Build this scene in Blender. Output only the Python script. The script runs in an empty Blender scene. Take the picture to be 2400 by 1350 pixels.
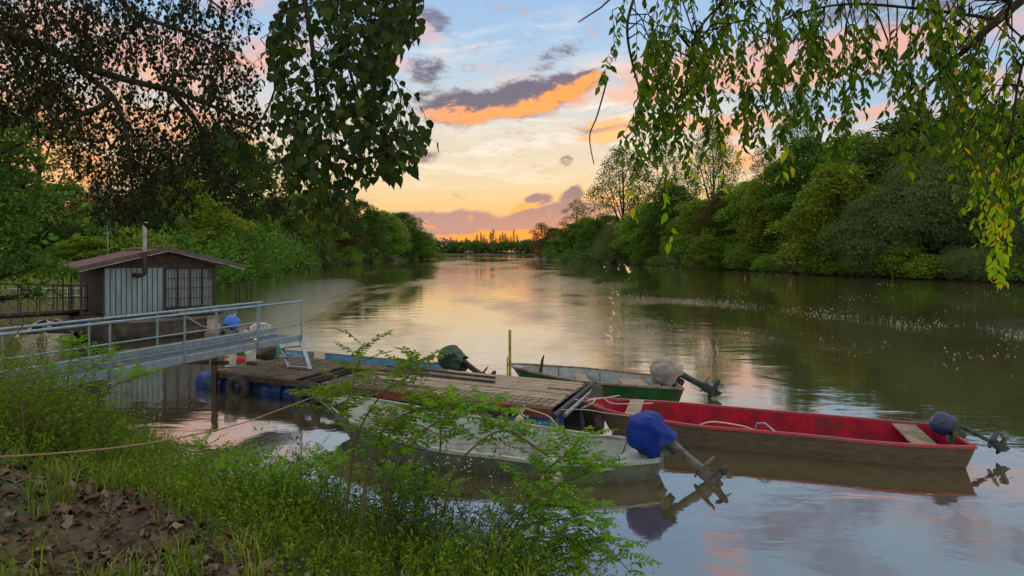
import bpy, math, random
import numpy as np
from mathutils import Vector, Matrix
R = math.radians
random.seed(7); rng = np.random.default_rng(7)
scene = bpy.context.scene
col = scene.collection
# ------------------------------------------------------------------ camera
H, F, HY = 3.3, 1600.0, 590.0           # eye height, focal length and horizon line in photo pixels (2400 wide)
cam_d = bpy.data.cameras.new('camera'); cam = bpy.data.objects.new('camera', cam_d); col.objects.link(cam)
cam.location = (0, 0, H); cam.rotation_euler = (R(90), 0, 0)
cam_d.sensor_width = 36; cam_d.lens = 24.0; cam_d.shift_y = -85/2400
cam_d.clip_start = 0.05; cam_d.clip_end = 6000
scene.camera = cam
def at(px, py, Y):                       # photo pixel at depth Y -> world point
    return Vector(((px-1200)/F*Y, Y, H-(py-HY)/F*Y))
def atz(px, py, z):                      # photo pixel on the level z -> world point
    Y = (H-z)*F/(py-HY); return Vector(((px-1200)/F*Y, Y, z))
def proj(P):
    P = np.asarray(P); Y = np.maximum(P[..., 1], .05)
    return 1200+F*P[..., 0]/Y, HY+F*(H-P[..., 2])/Y
# ------------------------------------------------------------------ world
scene.view_settings.view_transform = 'Standard'; scene.view_settings.look = 'None'
scene.view_settings.exposure = 0.24; scene.view_settings.gamma = 1.0
SUN_AZ, SUN_EL = R(8.3), R(1.6)
def srgb(r, g, b):
    f = lambda c: c/12.92 if c <= .04045 else ((c+.055)/1.055)**2.4
    return (f(r/255), f(g/255), f(b/255), 1)
world = bpy.data.worlds.new('World'); scene.world = world; world.use_nodes = True
class NT:
    def __init__(s, nt): s.nt = nt
    def n(s, typ, **kw):
        nd = s.nt.nodes.new(typ)
        for k, v in kw.items(): setattr(nd, k, v)
        return nd
    def put(s, sock, v):
        if isinstance(v, bpy.types.NodeSocket): s.nt.links.new(v, sock)
        elif v is not None: sock.default_value = v
    def m(s, op, a, b=None, c=None, clamp=False):
        nd = s.n('ShaderNodeMath', operation=op, use_clamp=clamp)
        for i, v in enumerate((a, b, c)): s.put(nd.inputs[i], v)
        return nd.outputs[0]
    def vm(s, op, a, b=None, scale=None):
        nd = s.n('ShaderNodeVectorMath', operation=op)
        s.put(nd.inputs[0], a); s.put(nd.inputs[1], b)
        if scale is not None: s.put(nd.inputs['Scale'], scale)
        return nd.outputs['Value'] if op in ('LENGTH', 'DOT_PRODUCT') else nd.outputs[0]
    def mix(s, f, a, b, blend='MIX'):
        nd = s.n('ShaderNodeMix', data_type='RGBA', blend_type=blend)
        s.put(nd.inputs[0], f); s.put(nd.inputs[6], a); s.put(nd.inputs[7], b)
        return nd.outputs[2]
    def mr(s, v, a, b, c=0., d=1., t='SMOOTHSTEP'):
        nd = s.n('ShaderNodeMapRange', interpolation_type=t)
        for i, x in enumerate((v, a, b, c, d)): s.put(nd.inputs[i], x)
        return nd.outputs[0]
    def ramp(s, v, stops, interp='LINEAR'):
        nd = s.n('ShaderNodeValToRGB'); s.put(nd.inputs[0], v); cr = nd.color_ramp; cr.interpolation = interp
        while len(cr.elements) < len(stops): cr.elements.new(.5)
        for e, (p, c) in zip(cr.elements, stops): e.position = p; e.color = c if len(c) == 4 else (*c, 1)
        return nd.outputs[0]
    def noise(s, vec, scale, detail=4, rough=.55, dist=0, out='Fac'):
        nd = s.n('ShaderNodeTexNoise'); s.put(nd.inputs['Vector'], vec); s.put(nd.inputs['Scale'], scale)
        nd.inputs['Detail'].default_value = detail; nd.inputs['Roughness'].default_value = rough
        nd.inputs['Distortion'].default_value = dist
        return nd.outputs[out]
def pang(px, py):
    x, z = px-1200, HY-py
    return math.atan2(x, F), math.atan2(z, math.hypot(x, F))
w = NT(world.node_tree)
for nd in list(world.node_tree.nodes): world.node_tree.nodes.remove(nd)
tc = w.n('ShaderNodeTexCoord'); sep = w.n('ShaderNodeSeparateXYZ'); w.put(sep.inputs[0], tc.outputs['Generated'])
az = w.m('ARCTAN2', sep.outputs[0], sep.outputs[1]); el = w.m('ARCSINE', sep.outputs[2])
cb = w.n('ShaderNodeCombineXYZ'); w.put(cb.inputs[0], az); w.put(cb.inputs[1], el); P = cb.outputs[0]
def field(P, blobs):
    acc = None
    for (px, py, rx, ry, rot, amp) in blobs:
        a, e = pang(px, py)
        mp = w.n('ShaderNodeMapping', vector_type='TEXTURE'); w.put(mp.inputs[0], P)
        mp.inputs[1].default_value = (a, e, 0); mp.inputs[2].default_value = (0, 0, R(rot)); mp.inputs[3].default_value = (rx/F, ry/F, 1)
        g = w.n('ShaderNodeTexGradient', gradient_type='SPHERICAL'); w.put(g.inputs[0], mp.outputs[0])
        v = w.m('MULTIPLY', w.m('MULTIPLY', g.outputs['Fac'], 1.9, clamp=True), amp)
        acc = v if acc is None else w.m('MAXIMUM', acc, v)
    return acc
wn = w.n('ShaderNodeTexNoise'); w.put(wn.inputs[0], P); wn.inputs['Scale'].default_value = 14; wn.inputs['Detail'].default_value = 3
warp = w.vm('SCALE', w.vm('SUBTRACT', wn.outputs['Color'], (.5, .5, .5)), scale=.03)
Pw = w.vm('ADD', P, warp)
stretch = w.n('ShaderNodeMapping'); w.put(stretch.inputs[0], Pw); stretch.inputs[3].default_value = (1, 2.3, 1)
# dark bodied clouds (photo pixel, radii, tilt, strength); the big one is also sampled towards the sun for its burning underside
BIG = [(1100, 250, 150, 50, 2, 1.6), (1200, 236, 180, 52, 8, 1.6), (1330, 202, 110, 40, 16, 1.4)]
DARK = [(1015, 42, 62, 30, -25, .9), (1005, 155, 62, 40, 0, .9), (1300, 130, 95, 26, 30, .65), (1020, 225, 80, 30, 0, .7),
        (1000, 530, 250, 42, 0, 2.2), (1290, 522, 230, 48, 9, 2.2), (1110, 562, 420, 50, 2, 2.0), (1262, 470, 42, 22, 8, 1.3), (1340, 461, 38, 26, 20, 1.2), (1324, 375, 24, 18, 30, .9),
        (1450, 290, 120, 20, 3, .75), (960, 375, 90, 22, 14, .8), (1850, -45, 230, 60, -14, .8), (2080, 20, 230, 50, -8, .7), (1990, -150, 190, 50, 14, .75), (2350, -90, 220, 60, 0, .6), (1250, -260, 280, 80, 0, .5)]
n1 = w.noise(stretch.outputs[0], 20, 7, .64)
nf = w.noise(stretch.outputs[0], 75, 5, .68)
nz1 = w.m('ADD', w.m('MULTIPLY', w.m('SUBTRACT', n1, .5), 2.3), w.m('MULTIPLY', w.m('SUBTRACT', nf, .5), 1.5))
fb_ = w.m('ADD', field(Pw, BIG), nz1)
fd = w.m('MAXIMUM', fb_, w.m('ADD', field(Pw, DARK), nz1))
da = w.mr(fd, .08, 1.15)
st2 = w.n('ShaderNodeVectorMath', operation='ADD'); w.put(st2.inputs[0], Pw); st2.inputs[1].default_value = (.008, -.020, 0)
st2m = w.n('ShaderNodeMapping'); w.put(st2m.inputs[0], st2.outputs[0]); st2m.inputs[3].default_value = (1, 2.3, 1)
fd2 = w.m('ADD', field(st2.outputs[0], BIG), w.m('MULTIPLY', w.m('SUBTRACT', w.noise(st2m.outputs[0], 20, 5, .62), .5), 2.1))
lit = w.m('MULTIPLY', w.mr(w.m('ADD', w.m('SUBTRACT', fb_, fd2), w.m('MULTIPLY', w.m('SUBTRACT', nf, .5), 1.2)), .25, 1.2), w.mr(fb_, -.1, .3))
GLOW = [(1190, 552, 190, 18, 2, 1.6), (1060, 554, 60, 8, 0, 1.), (1230, 488, 60, 10, 14, 1.2), (1405, 545, 110, 40, 0, 1.6), (1310, 540, 80, 20, 0, 1.3), (945, 385, 55, 14, 14, 1.1), (1450, 284, 110, 16, 3, 1.0), (1420, 312, 80, 22, 12, .8)]
gl = w.mr(w.m('ADD', field(Pw, GLOW), nz1), .3, 1.2)
# clear sky: by elevation
e01 = w.mr(el, 0., R(60), 0, 1, 'LINEAR')
base = w.ramp(e01, [(0, srgb(232, 160, 130)), (.03, srgb(240, 176, 122)), (.065, srgb(238, 198, 136)), (.10, srgb(230, 206, 166)), (.165, srgb(218, 207, 190)),
                    (.23, srgb(186, 202, 214)), (.29, srgb(160, 190, 220)), (.38, srgb(146, 178, 218)), (.6, srgb(160, 185, 220)), (1., srgb(190, 200, 220))])
# warmth towards the sun
ds = w.m('ABSOLUTE', w.m('SUBTRACT', az, SUN_AZ))
sunp = w.n('ShaderNodeMapping', vector_type='TEXTURE'); w.put(sunp.inputs[0], P); sunp.inputs[1].default_value = (SUN_AZ, R(1), 0); sunp.inputs[3].default_value = (.24, .08, 1)
sg = w.n('ShaderNodeTexGradient', gradient_type='SPHERICAL'); w.put(sg.inputs[0], sunp.outputs[0])
base = w.mix(w.m('MULTIPLY', sg.outputs['Fac'], 1.0, clamp=True), base, (1.0, .40, .05, 1))
sunp2 = w.n('ShaderNodeMapping', vector_type='TEXTURE'); w.put(sunp2.inputs[0], P); sunp2.inputs[1].default_value = (SUN_AZ, R(2.2), 0); sunp2.inputs[3].default_value = (.07, .05, 1)
sg2 = w.n('ShaderNodeTexGradient', gradient_type='SPHERICAL'); w.put(sg2.inputs[0], sunp2.outputs[0])
base = w.mix(sg2.outputs['Fac'], base, (2.2, 1.2, .35, 1))
base = w.mix(w.m('MULTIPLY', w.mr(az, R(12), R(26)), w.mr(el, R(6), R(11))), base, srgb(158, 186, 212))
# pale wash, white wisps
WISP = [(1400, 240, 420, 120, 8, .9), (1330, 330, 420, 60, 4, .8), (1200, 400, 420, 26, 1, .7), (1100, 430, 260, 16, 1, .5), (1150, 100, 420, 50, 12, .4), (1700, 330, 500, 90, 2, .6)]
sw = w.n('ShaderNodeMapping'); w.put(sw.inputs[0], Pw); sw.inputs[3].default_value = (1, 6, 1); sw.inputs[2].default_value = (0, 0, R(-5))
wi = w.m('MULTIPLY', w.mr(w.noise(sw.outputs[0], 9, 6, .6), .4, .75), field(P, WISP))
base = w.mix(w.m('MULTIPLY', wi, 1.1, clamp=True), base, srgb(250, 238, 222))
# pink and peach veils
PINK = [(250, 130, 520, 130, 0, 1.0), (560, 110, 260, 60, 0, .9), (80, 330, 420, 160, 0, 1.1), (330, 310, 350, 90, 5, 1.1), (1750, 165, 560, 75, 4, 1.25), (2080, 115, 330, 50, 6, 1.1), (1480, 160, 220, 50, 0, .9), (2250, 250, 180, 60, 0, .6),
        (1690, 290, 330, 30, 2, 1.0), (2020, 268, 120, 24, 5, .9), (2060, 300, 120, 16, 3, .8), (1640, 370, 260, 70, 0, .8), (975, 110, 130, 90, 0, .75), (1230, 180, 300, 60, 10, .5), (1420, 310, 100, 30, 10, .9),
        (800, 60, 300, 60, 0, .6), (1700, -110, 90, 60, 20, 1.), (450, -120, 500, 160, 0, .8), (2250, -60, 260, 60, 0, .7), (-400, 200, 700, 250, 0, .9), (3000, 150, 700, 200, 0, .8)]
n2 = w.noise(stretch.outputs[0], 11, 5, .6)
pk = w.mr(w.m('ADD', field(Pw, PINK), w.m('MULTIPLY', w.m('SUBTRACT', n2, .5), 2.6)), .4, 1.3)
warmth = w.mr(el, R(4), R(17))
peach = w.mix(warmth, srgb(255, 170, 92), srgb(242, 174, 146))
peach = w.mix(w.mr(n1, .5, .75), peach, srgb(196, 168, 178))
base = w.mix(w.m('MULTIPLY', pk, .8), base, peach)
# dark clouds with burning lower rims
rim = w.mix(w.mr(el, R(2), R(12)), (1.0, .27, .04, 1), (1.05, .36, .045, 1))
rim = w.mix(w.mr(ds, R(5), R(24)), rim, srgb(236, 160, 130))
body = w.mix(w.mr(el, R(1.5), R(9)), srgb(150, 122, 136), srgb(100, 90, 108))
body = w.mix(w.mr(el, R(15), R(24)), body, srgb(128, 134, 164))
lit_all = w.m('MAXIMUM', lit, w.m('MULTIPLY', w.mr(fd, .9, .2), w.mr(ds, R(25), R(6), .05, .22)))
cc = w.mix(lit_all, body, rim)
skyc = w.mix(w.m('MULTIPLY', da, w.mr(el, R(1), R(6), .62, .9)), base, cc)
skyc = w.mix(gl, skyc, w.mix(w.mr(el, R(1), R(7)), (1.05, .36, .06, 1), (1.0, .56, .2, 1)))
# the sky behind and overhead, never seen directly, lights the bank
back = w.mr(sep.outputs[1], .35, -.5)
over = w.mr(el, R(21), R(50))
skyc = w.mix(w.m('MAXIMUM', back, over), skyc, w.mix(w.noise(P, 3, 4), srgb(226, 222, 218), srgb(250, 238, 216)))
gain = w.m('ADD', 1.0, w.m('MULTIPLY', w.m('MAXIMUM', back, over), .12))
skyc = w.mix(1.0, skyc, gain, 'MULTIPLY')
skyc = w.mix(w.mr(el, R(-.5), R(-3)), skyc, (.05, .05, .04, 1))
nish = w.n('ShaderNodeTexSky', sky_type='NISHITA', sun_disc=False); nish.sun_elevation = SUN_EL; nish.sun_rotation = SUN_AZ
bg1 = w.n('ShaderNodeBackground'); w.put(bg1.inputs[0], skyc); bg1.inputs[1].default_value = .98
bg2 = w.n('ShaderNodeBackground'); w.put(bg2.inputs[0], nish.outputs[0]); bg2.inputs[1].default_value = .003
ad = w.n('ShaderNodeAddShader'); w.put(ad.inputs[0], bg1.outputs[0]); w.put(ad.inputs[1], bg2.outputs[0])
wo = w.n('ShaderNodeOutputWorld'); w.put(wo.inputs[0], ad.outputs[0])
# ------------------------------------------------------------------ sun
sl = bpy.data.lights.new('sun', 'SUN'); sl.energy = .5; sl.angle = R(4.0); sl.color = (1, .62, .34)
so = bpy.data.objects.new('sun', sl); col.objects.link(so)
sd = Vector((math.sin(SUN_AZ)*math.cos(SUN_EL), math.cos(SUN_AZ)*math.cos(SUN_EL), math.sin(SUN_EL)))
so.rotation_euler = (-sd).to_track_quat('-Z', 'Y').to_euler()
# ------------------------------------------------------------------ materials
def newmat(name):
    m = bpy.data.materials.new(name); m.use_nodes = True
    t = NT(m.node_tree); bs = m.node_tree.nodes['Principled BSDF']; return m, t, bs
def mat(name, c, c2=None, rough=.6, metal=0., sc=6., bump=0., bsc=None, lo=.35, hi=.65, stretch=(1, 1, 1), spec=None, c3=None, sc3=2.):
    m, t, bs = newmat(name)
    tcd = t.n('ShaderNodeTexCoord'); mp = t.n('ShaderNodeMapping'); t.put(mp.inputs[0], tcd.outputs['Object']); mp.inputs[3].default_value = stretch
    c = (*c, 1)
    if c2 is None: c2 = tuple(x*.7 for x in c[:3])
    f = t.mr(t.noise(mp.outputs[0], sc, 6, .6), lo, hi); colr = t.mix(f, c, (*c2, 1))
    if c3: colr = t.mix(t.mr(t.noise(mp.outputs[0], sc3, 5, .65), .52, .62), colr, (*c3, 1))
    t.put(bs.inputs['Base Color'], colr); bs.inputs['Roughness'].default_value = rough; bs.inputs['Metallic'].default_value = metal
    if spec is not None: bs.inputs['Specular IOR Level'].default_value = spec
    if bump:
        b = t.n('ShaderNodeBump'); b.inputs['Strength'].default_value = bump; b.inputs['Distance'].default_value = .02
        t.put(b.inputs['Height'], t.noise(mp.outputs[0], bsc or sc*3, 5)); t.put(bs.inputs['Normal'], b.outputs[0])
    return m
def leafmat(name, cols, trans=.35, rough=.5, tcol=None):
    m, t, bs = newmat(name)
    g = t.n('ShaderNodeNewGeometry'); oi = t.n('ShaderNodeObjectInfo')
    n = len(cols); stops = [(i/max(1, n-1), c) for i, c in enumerate(cols)]
    colr = t.ramp(g.outputs['Random Per Island'], stops)
    hs = t.n('ShaderNodeHueSaturation'); t.put(hs.inputs['Color'], colr)
    t.put(hs.inputs['Hue'], t.mr(oi.outputs['Random'], 0, 1, .485, .515, 'LINEAR')); t.put(hs.inputs['Value'], t.mr(oi.outputs['Random'], 0, 1, .8, 1.2, 'LINEAR'))
    t.put(bs.inputs['Base Color'], hs.outputs[0]); bs.inputs['Roughness'].default_value = rough; bs.inputs['Specular IOR Level'].default_value = .14
    tr = t.n('ShaderNodeBsdfTranslucent')
    t.put(tr.inputs[0], t.mix(1., hs.outputs[0], tcol or (1.5, 1.6, .5, 1), 'MULTIPLY'))
    mx = t.n('ShaderNodeMixShader'); mx.inputs[0].default_value = trans
    t.put(mx.inputs[1], bs.outputs[0]); t.put(mx.inputs[2], tr.outputs[0])
    t.put(m.node_tree.nodes['Material Output'].inputs[0], mx.outputs[0])
    return m
M = {}
M['leaf_mid'] = leafmat('leaf_mid', [(.038, .10, .014), (.08, .17, .018), (.14, .24, .022), (.20, .28, .025)])
M['leaf_dark'] = leafmat('leaf_dark', [(.020, .06, .014), (.05, .12, .020), (.10, .19, .026)])
M['leaf_yellow'] = leafmat('leaf_yellow', [(.045, .10, .010), (.095, .16, .012), (.15, .21, .016), (.22, .21, .018)])
M['leaf_olive'] = leafmat('leaf_olive', [(.035, .052, .014), (.055, .07, .016), (.08, .085, .02), (.11, .07, .02)])
M['leaf_willow'] = leafmat('leaf_willow', [(.05, .085, .036), (.09, .145, .056), (.14, .20, .08)])
M['leaf_rust'] = leafmat('leaf_rust', [(.10, .07, .025), (.15, .09, .03), (.09, .08, .03)])
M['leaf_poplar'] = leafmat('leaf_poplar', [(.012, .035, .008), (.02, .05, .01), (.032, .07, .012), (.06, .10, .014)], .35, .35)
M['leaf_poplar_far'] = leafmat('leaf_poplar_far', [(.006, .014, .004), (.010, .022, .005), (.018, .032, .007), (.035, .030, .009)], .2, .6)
M['leaf_elm'] = leafmat('leaf_elm', [(.026, .065, .006), (.045, .10, .008), (.07, .14, .010), (.10, .18, .012), (.15, .17, .012)], .5, .4)
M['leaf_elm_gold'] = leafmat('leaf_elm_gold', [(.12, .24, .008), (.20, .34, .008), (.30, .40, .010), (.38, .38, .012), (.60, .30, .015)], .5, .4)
M['leaf_locust'] = leafmat('leaf_locust', [(.07, .16, .006), (.12, .24, .008), (.18, .32, .012)], .4, .4)
M['leaf_weed'] = leafmat('leaf_weed', [(.035, .085, .008), (.075, .155, .010), (.13, .23, .014), (.20, .28, .03)], .35, .5)
M['leaf_aster'] = leafmat('leaf_aster', [(.015, .055, .012), (.028, .08, .016), (.045, .11, .02)], .3, .5)
M['grass'] = leafmat('grass', [(.045, .10, .008), (.085, .17, .012), (.15, .25, .018), (.27, .27, .07)], .35, .5)
M['litter'] = leafmat('litter', [(.06, .035, .02), (.12, .08, .05), (.17, .13, .095), (.09, .045, .022), (.035, .022, .015), (.24, .20, .16), (.05, .03, .02)], .05, .6, (1, .8, .6, 1))
M['reed'] = leafmat('reed', [(.16, .15, .06), (.10, .13, .04), (.22, .18, .09)], .2, .6)
M['bark'] = mat('bark', (.06, .05, .038), (.026, .022, .018), .9, spec=.1, sc=5, bump=.7, stretch=(3, 3, .6))
M['bark_pale'] = mat('bark_pale', (.08, .07, .055), (.03, .026, .02), .9, spec=.1, sc=5, bump=.6, stretch=(3, 3, .6))
M['twig'] = mat('twig', (.022, .017, .012), (.012, .010, .008), .9, spec=.1)
M['stem'] = mat('stem', (.12, .11, .05), (.08, .05, .03), .7)
M['galv'] = mat('galv', (.27, .35, .43), (.19, .26, .34), .42, .5, sc=9, bump=.05)
M['darksteel'] = mat('darksteel', (.035, .034, .034), (.05, .036, .028), .6, .3, sc=8)
M['rust'] = mat('rust', (.20, .06, .03), (.10, .035, .02), .8, .1, sc=7, bump=.3)
M['wood'] = mat('wood', (.36, .29, .22), (.20, .155, .115), .85, sc=3, bump=.5, stretch=(1, 12, 12), c3=(.11, .09, .07), sc3=3.)
M['wood_old'] = mat('wood_old', (.24, .19, .145), (.12, .09, .065), .9, sc=4, bump=.6, c3=(.08, .085, .05), sc3=1.6)
M['wood_dark'] = mat('wood_dark', (.07, .05, .038), (.035, .026, .02), .9, sc=5, bump=.4)
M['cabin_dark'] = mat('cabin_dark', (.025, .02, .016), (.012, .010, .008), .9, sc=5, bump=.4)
M['barrel'] = mat('barrel', (.004, .035, .19), (.004, .022, .11), .35, spec=.25, sc=4, c3=(.06, .055, .05), sc3=2.2)
M['barrel_bright'] = mat('barrel_bright', (.01, .12, .50), (.008, .08, .36), .3, sc=4)
M['rubber'] = mat('rubber', (.022, .022, .024), (.04, .038, .036), .75, sc=8, bump=.2)
M['rope'] = mat('rope', (.42, .30, .20), (.24, .16, .10), .9, sc=60, bump=.6)
M['rope_pale'] = mat('rope_pale', (.62, .58, .48), (.36, .33, .27), .9, sc=60, bump=.6)
M['white_paint'] = mat('white_paint', (.27, .33, .30), (.20, .25, .23), .45, sc=5, bump=.06)
M['white_hull'] = mat('white_hull', (.12, .15, .12), (.07, .09, .07), .5, sc=4, bump=.06)
M['floor_dirty'] = mat('floor_dirty', (.20, .22, .21), (.12, .125, .11), .7, sc=5, bump=.1, c3=(.12, .09, .06), sc3=5.)
M['red_in'] = mat('red_in', (.34, .002, .026), (.18, .002, .016), .5, spec=.15, sc=3, bump=.08, c3=(.13, .014, .02), sc3=1.8)
M['red_out'] = mat('red_out', (.10, .09, .06), (.06, .055, .04), .65, sc=4, bump=.15, stretch=(1, 1, 4), c3=(.13, .06, .05), sc3=5.)
M['red_rim'] = mat('red_rim', (.36, .018, .045), (.22, .06, .06), .5, sc=9)
M['green_hull'] = mat('green_hull', (.014, .10, .03), (.010, .06, .022), .45, spec=.2, sc=4, bump=.05, c3=(.05, .06, .03), sc3=3.)
M['alu'] = mat('alu', (.26, .31, .36), (.18, .22, .26), .45, .35, sc=7, bump=.08, c3=(.24, .22, .19), sc3=4.)
M['rim_old'] = mat('rim_old', (.26, .20, .14), (.12, .085, .06), .8, sc=9, bump=.3)
M['blue_in'] = mat('blue_in', (.06, .24, .50), (.04, .17, .38), .5, sc=4, c3=(.10, .11, .10), sc3=3.)
M['blue_out'] = mat('blue_out', (.05, .10, .12), (.08, .07, .05), .6, sc=4)
M['tarp_blue'] = mat('tarp_blue', (.004, .030, .26), (.004, .020, .17), .4, spec=.2, sc=5, bump=.7, bsc=6)
M['tarp_green'] = mat('tarp_green', (.012, .05, .035), (.008, .03, .022), .45, sc=5, bump=.7, bsc=6)
M['tarp_grey'] = mat('tarp_grey', (.26, .24, .235), (.18, .16, .155), .6, sc=5, bump=.7, bsc=6)
M['cowl_blue'] = mat('cowl_blue', (.01, .035, .11), (.006, .02, .06), .22, sc=5)
M['motor_grey'] = mat('motor_grey', (.15, .16, .155), (.06, .06, .05), .45, .3, sc=9)
M['motor_dark'] = mat('motor_dark', (.03, .031, .033), (.05, .045, .038), .45, .3, sc=9)
M['motor_teal'] = mat('motor_teal', (.025, .055, .065), (.015, .03, .035), .4, .2, sc=9)
M['black'] = mat('black', (.015, .015, .016), (.03, .03, .03), .5)
M['buoy'] = mat('buoy', (.50, .47, .42), (.33, .29, .24), .7, sc=7, bump=.15, c3=(.20, .17, .13), sc3=5.)
M['yellow'] = mat('yellow', (.34, .27, .035), (.16, .13, .03), .6, sc=10)
M['plastic_white'] = mat('plastic_white', (.72, .74, .74), (.58, .58, .56), .45, sc=6)
M['plastic_red'] = mat('plastic_red', (.50, .02, .02), (.35, .015, .015), .45)
M['plastic_green'] = mat('plastic_green', (.03, .36, .12), (.02, .22, .08), .4)
M['panel'] = mat('panel', (.22, .31, .36), (.16, .23, .27), .5, .1, sc=4, bump=.05, stretch=(1, 1, .2))
M['roof_red'] = mat('roof_red', (.11, .022, .024), (.07, .018, .02), .8, sc=3, bump=.2, c3=(.06, .04, .03), sc3=2.8)
M['fascia'] = mat('fascia', (.10, .09, .085), (.05, .045, .04), .8, sc=4, stretch=(1, 1, 5))
M['concrete'] = mat('concrete', (.13, .125, .11), (.06, .058, .05), .85, sc=2.2, bump=.2, c3=(.05, .055, .04), sc3=1.4)
M['cream'] = mat('cream', (.55, .52, .44), (.40, .37, .30), .7, sc=2.5, c3=(.2, .17, .13), sc3=2.)
M['glass'] = mat('glass', (.10, .12, .14), (.06, .07, .09), .06, sc=2, spec=.8)
M['curtain'] = mat('curtain', (.26, .31, .36), (.13, .16, .19), .8, sc=3, stretch=(9, 9, .5))
M['zinc'] = mat('zinc', (.36, .38, .40), (.22, .23, .24), .4, .6, sc=8)
M['soilwood'] = mat('soilwood', (.035, .026, .018), (.018, .014, .01), .9, sc=6, bump=.8, c3=(.06, .08, .03), sc3=3.)
M['foam'] = mat('foam', (.55, .54, .50), (.40, .38, .34), .7)
M['petal'] = mat('petal', (.75, .75, .78), (.7, .66, .7), .6)
M['petal_yellow'] = mat('petal_yellow', (.8, .6, .02), (.7, .5, .02), .6)
# ------------------------------------------------------------------ mesh helpers
def mesh_np(name, V, Fc, mat_, parent=None, smooth=False):
    V = np.asarray(V, dtype=np.float32); Fc = np.asarray(Fc, dtype=np.int32); k = Fc.shape[1]
    me = bpy.data.meshes.new(name); me.vertices.add(len(V)); me.vertices.foreach_set('co', V.ravel())
    me.loops.add(Fc.size); me.loops.foreach_set('vertex_index', Fc.ravel())
    me.polygons.add(len(Fc)); me.polygons.foreach_set('loop_start', np.arange(0, Fc.size, k, dtype=np.int32))
    me.update(calc_edges=True)
    if smooth: me.polygons.foreach_set('use_smooth', np.ones(len(Fc), dtype=bool))
    me.materials.append(mat_)
    o = bpy.data.objects.new(name, me); col.objects.link(o)
    if parent: o.parent = parent
    return o
class MB:
    def __init__(s): s.v = []; s.f = []; s.mi = []; s.cur = 0
    def add(s, vs, fs):
        b = len(s.v); s.v += [tuple(x) for x in vs]; s.f += [tuple(b+i for i in f) for f in fs]; s.mi += [s.cur]*len(fs)
    def box(s, c, size, rot=None):
        hx, hy, hz = [x/2 for x in size]; c = Vector(c)
        vs = [Vector((x, y, z)) for x in (-hx, hx) for y in (-hy, hy) for z in (-hz, hz)]
        if rot is not None: vs = [rot @ v for v in vs]
        s.add([c+v for v in vs], [(0, 1, 3, 2), (4, 6, 7, 5), (0, 4, 5, 1), (2, 3, 7, 6), (0, 2, 6, 4), (1, 5, 7, 3)])
    def bar(s, p0, p1, w_, h_, up=(0, 0, 1)):
        p0, p1 = Vector(p0), Vector(p1); d = p1-p0; L = d.length; x = d/L; up = Vector(up)
        y = up.cross(x)
        if y.length < 1e-3: y = Vector((0, 1, 0)).cross(x)
        y.normalize(); z = x.cross(y)
        s.box((p0+p1)/2, (L, w_, h_), Matrix((x, y, z)).transposed())
    def tube(s, path, r, n=6, caps=True):
        path = [Vector(p) for p in path]; rs = r if isinstance(r, (list, tuple)) else [r]*len(path)
        T = [(path[min(i+1, len(path)-1)]-path[max(i-1, 0)]).normalized() for i in range(len(path))]
        u = T[0].orthogonal().normalized(); vs = []
        for p, t, rr in zip(path, T, rs):
            u = (u-t*u.dot(t)); u = u.normalized() if u.length > 1e-5 else t.orthogonal().normalized(); v = t.cross(u)
            vs += [p+(u*math.cos(a)+v*math.sin(a))*rr for a in [2*math.pi*k/n for k in range(n)]]
        fs = [(i*n+k, i*n+(k+1) % n, (i+1)*n+(k+1) % n, (i+1)*n+k) for i in range(len(path)-1) for k in range(n)]
        if caps: fs += [tuple(range(n))[::-1], tuple((len(path)-1)*n+k for k in range(n))]
        s.add(vs, fs)
    def lathe(s, prof, c, axis=(0, 0, 1), n=20, scale=(1, 1)):   # prof: list of (r, h)
        ax = Vector(axis).normalized(); u = Vector((0, 0, 1)) if abs(ax.z) < .9 else Vector((1, 0, 0))
        u = (u-ax*u.dot(ax)).normalized(); v = ax.cross(u); c = Vector(c); vs = []
        for r, h in prof: vs += [c+ax*h+(u*math.cos(a)*scale[0]+v*math.sin(a)*scale[1])*r for a in [2*math.pi*k/n for k in range(n)]]
        fs = [(i*n+k, i*n+(k+1) % n, (i+1)*n+(k+1) % n, (i+1)*n+k) for i in range(len(prof)-1) for k in range(n)]
        fs += [tuple(range(n))[::-1], tuple((len(prof)-1)*n+k for k in range(n))]
        s.add(vs, fs)
    def ring(s, c, axis, Rr, r, n=28, m=10, sx=1.):              # torus
        ax = Vector(axis).normalized(); u = ax.orthogonal().normalized(); v = ax.cross(u); c = Vector(c); vs = []
        for i in range(n):
            a = 2*math.pi*i/n; d = u*math.cos(a)+v*math.sin(a)
            vs += [c+d*(Rr+r*math.cos(b))+ax*r*sx*math.sin(b) for b in [2*math.pi*k/m for k in range(m)]]
        s.add(vs, [(i*m+k, ((i+1) % n)*m+k, ((i+1) % n)*m+(k+1) % m, i*m+(k+1) % m) for i in range(n) for k in range(m)])
    def build(s, name, mats, parent=None, smooth=None, bevel=0):
        me = bpy.data.meshes.new(name); me.from_pydata(s.v, [], s.f)
        mats = mats if isinstance(mats, (list, tuple)) else [mats]
        for m_ in mats: me.materials.append(m_)
        if len(mats) > 1: me.polygons.foreach_set('material_index', s.mi)
        if smooth is not None:
            me.shade_smooth(); me.set_sharp_from_angle(angle=R(smooth))
        me.update()
        o = bpy.data.objects.new(name, me); col.objects.link(o)
        if parent: o.parent = parent
        if bevel:
            b = o.modifiers.new('bevel', 'BEVEL'); b.width = bevel; b.segments = 2; b.limit_method = 'ANGLE'
        return o
def tag(o, label=None, cat=None, group=None, kind=None):
    if label: o['label'] = label
    if cat: o['category'] = cat
    if group: o['group'] = group
    if kind: o['kind'] = kind
    return o
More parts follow.
